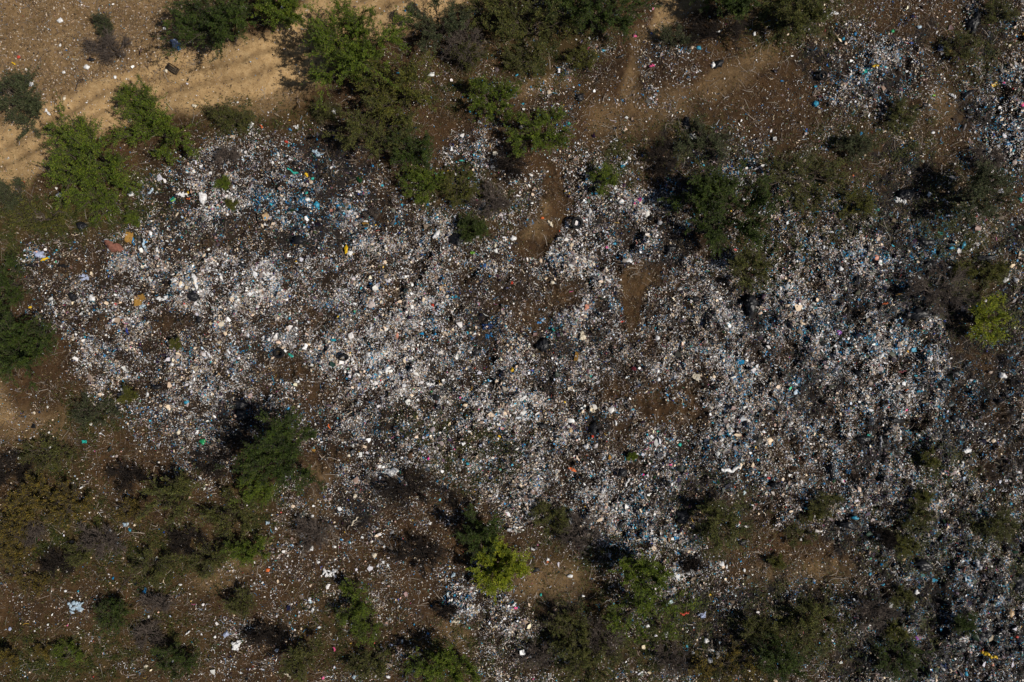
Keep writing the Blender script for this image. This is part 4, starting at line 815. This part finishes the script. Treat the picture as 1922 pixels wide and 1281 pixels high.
# wooden crate
def crate(px, py):
    x, y, z = at(px, py); root = empty('crate', (x, y, z + .02)); root.rotation_euler = (0, math.radians(3), math.radians(-32)); L, W, Hh = .64, .36, .2
    m = plain('weathered_wood', (.075, .058, .042), .9, .1)
    def boxes(bs):
        V, F = [], []
        for (x0, y0, z0, x1, y1, z1) in bs:
            b = len(V); V += [(x0,y0,z0),(x1,y0,z0),(x1,y1,z0),(x0,y1,z0),(x0,y0,z1),(x1,y0,z1),(x1,y1,z1),(x0,y1,z1)]
            F += [(b,b+3,b+2,b+1),(b+4,b+5,b+6,b+7),(b,b+1,b+5,b+4),(b+1,b+2,b+6,b+5),(b+2,b+3,b+7,b+6),(b+3,b,b+4,b+7)]
        return np.array(V), np.array(F)
    v, f = boxes([(-L/2, -W/2 + k * .09, 0, L/2, -W/2 + k * .09 + .07, .012) for k in range(4)]); raw_mesh('base', v, f, 4, m, parent=root)
    for s in (-1, 1):
        y0 = s * (W / 2 + .008); v, f = boxes([(-L/2, y0 - .006, .014 + k * .066, L/2, y0 + .006, .014 + k * .066 + .05) for k in range(3)]); raw_mesh('side_panel', v, f, 4, m, parent=root)
        x0 = s * (L / 2 + .008); v, f = boxes([(x0 - .006, -W/2, .014 + k * .066, x0 + .006, W/2, .014 + k * .066 + .05) for k in range(3)]); raw_mesh('end_panel', v, f, 4, m, parent=root)
    v, f = boxes([(-L/2 + .02, -W/2 + .01 + k * .10, Hh + .014, L/2 - .05 * k, -W/2 + .08 + k * .10, Hh + .026) for k in range(3)]); raw_mesh('lid_slats', v, f, 4, m, parent=root)
    tag(root, None, 'crate', px, py, None, 'dark weathered slatted crate on the upper edge of the sandy road')
crate(326, 131)

# fallen branches
def branch(px, py, lpx, ang, col, label=None):
    x, y, z = at(px, py); L = lpx * S; a = math.radians(ang)
    d = np.array([math.cos(a), math.sin(a), 0]); s = np.linspace(-.5, .5, 8)[:, None]
    m = d * L * s + np.array([-d[1], d[0], 0]) * L * .12 * np.sin(s * 5 + R.uniform(0, 6)); m = m[None]
    sec = curves_spawn(m, 5, .25, .95, L * .4, .7, 5, 0, .2); tw = curves_spawn(sec, 3, .3, 1, L * .18, .7, 4, 0, .2)
    V, F = [], []; o = 0
    for cv, r0, r1 in ((m, .03, .014), (sec, .018, .008), (tw, .010, .006)):
        cv[..., 2] = np.abs(cv[..., 2] * .3) + .08; p, q = tubes(cv, r0, r1, 5); V.append(p); F.append(q + o); o += len(p)
    ob = raw_mesh('fallen_branch', np.concatenate(V), np.concatenate(F), 4, plain('branch_wood', col, .9, .1)); ob.location = (x, y, z + .03)
    tag(ob, 'pale fallen branch' if sum(col) > .5 else 'dark fallen branch', 'branch', px, py, None, label)
for px, py, l, an, pale in ((662,984,26,50,1),(640,1012,26,-20,1),(612,1008,30,-45,1),(1190,516,18,40,1),(1573,1085,40,25,1),(558,1266,20,-35,1),(150,158,24,50,0),(1115,1195,40,-60,1),(1145,1190,34,50,1),(1340,1215,30,-60,1),
                        (600,980,40,-30,0),(1135,185,14,50,1),(1530,175,18,35,1),(1500,1235,50,-25,0),(1860,385,46,40,0),(232,1100,30,35,0),(530,1225,22,30,0),(1420,1180,36,20,0),(895,1205,30,60,0),(160,475,26,-5,0),(1750,545,40,60,1),(1790,560,36,-30,1),(570,1030,20,-70,1),(1600,1240,40,-20,0)):
    branch(px, py, l, an, (.28, .24, .20) if pale else (.07, .055, .045))

# ------------------------------------------------------------------ labels: each thing by its look and the landmark it lies near
LM = [(527,663,'flat black tyre'),(1081,418,'half buried tyre'),(945,1065,'lime green tree'),(528,845,'tall dark green tree'),(655,95,'biggest green thorn tree'),(418,48,'roadside dark tree'),(163,300,'bright rounded tree'),
 (38,188,'left edge grey tree'),(42,650,'left edge dark tree'),(326,131,'slatted crate'),(1378,402,'darkest dump tree'),(1530,196,'round blue lid'),(1845,600,'yellow green bush'),(1838,365,'tall grey green tree'),
 (1212,1145,'broad lower green tree'),(1510,1170,'lower right olive tree'),(265,563,'largest ochre cardboard'),(650,468,'bright yellow bag'),(1200,530,'bare soil patch'),(735,886,'crumpled white sack'),
 (1714,657,'square light blue sheet'),(1371,879,'curved white streamer'),(142,1140,'heap of pale torn bags'),(335,925,'lower left olive tree'),(551,323,'long turquoise strip'),(920,188,'light green airy tree'),(1627,134,'long turquoise green sheet'),
 (1857,1229,'curved orange yellow strip'),(503,1070,'lone orange red rag'),(668,1132,'slender green shrub'),(1190,692,'dark red tub'),(835,1245,'bottom edge green tree'),(1642,484,'round pale pinkish lid'),(1073,881,'orange red twisted rag'),
 (1500,22,'top edge olive tree'),(1110,18,'top edge green tree'),(1700,770,'bright pink rag'),(1722,1197,'purple rag'),(215,464,'brick red cloth'),(381,372,'long white sack'),(1352,982,'soft olive tree')]
def where(px, py):
    b = sorted(LM, key=lambda l: math.hypot(l[0] - px, l[1] - py)); 
    for l in b:
        d = math.hypot(l[0] - px, l[1] - py)
        if d > 9: break
    a = math.degrees(math.atan2(l[1] - py, px - l[0])) % 360
    nm = ['right of','upper right of','above','upper left of','left of','lower left of','below','lower right of'][int((a + 22.5) // 45) % 8]
    return l[2], nm, d
groups = {}
for r in REG:
    if r['label'] is None:
        l, nm, d = where(r['px'], r['py']); dist = 'just' if d < 45 else ('' if d < 110 else 'well')
        groups.setdefault((r['look'], dist, nm, l), []).append((d, r))
ORD = ['nearest','second','third','fourth','fifth','sixth','seventh','eighth']
used = {}
for (look, dist, nm, l), rs in groups.items():
    rs.sort(key=lambda q: q[0])
    for k, (d, r) in enumerate(rs):
        lb = ('%s %s %s the %s' % (look, dist, nm, l)).replace('  ', ' ')
        if len(rs) > 1: lb = '%s %s %s %s the %s' % (ORD[min(k, 7)], look, dist, nm, l) if True else lb; lb = lb.replace('  ', ' ')
        r['label'] = lb
GROUPS = {'thorn_tree':'thorn trees around the dump','shrub':'shrubs around the dump','dead_bush':'leafless bushes around the dump','plastic_bag':'plastic bags in the rubbish','plastic_scrap':'plastic scraps strewn about',
 'plastic_sheet':'plastic sheets in the rubbish','cardboard_sheet':'cardboard pieces in the rubbish','rag':'rags in the rubbish','plastic_strip':'torn strips in the rubbish','bag_heap':'heaps of torn bags','tub':'tubs and lids in the rubbish',
 'tyre':'old tyres in the rubbish','fallen_branch':'fallen branches on the ground','foam_box':'foam boxes in the rubbish','sack':'long sacks in the rubbish'}
for r in REG:
    o = r['o']; o['label'] = r['label']; b = o.name.split('.')[0]
    if b in GROUPS: o['group'] = GROUPS[b]
print('things', len(REG), 'leaves', NT[0])
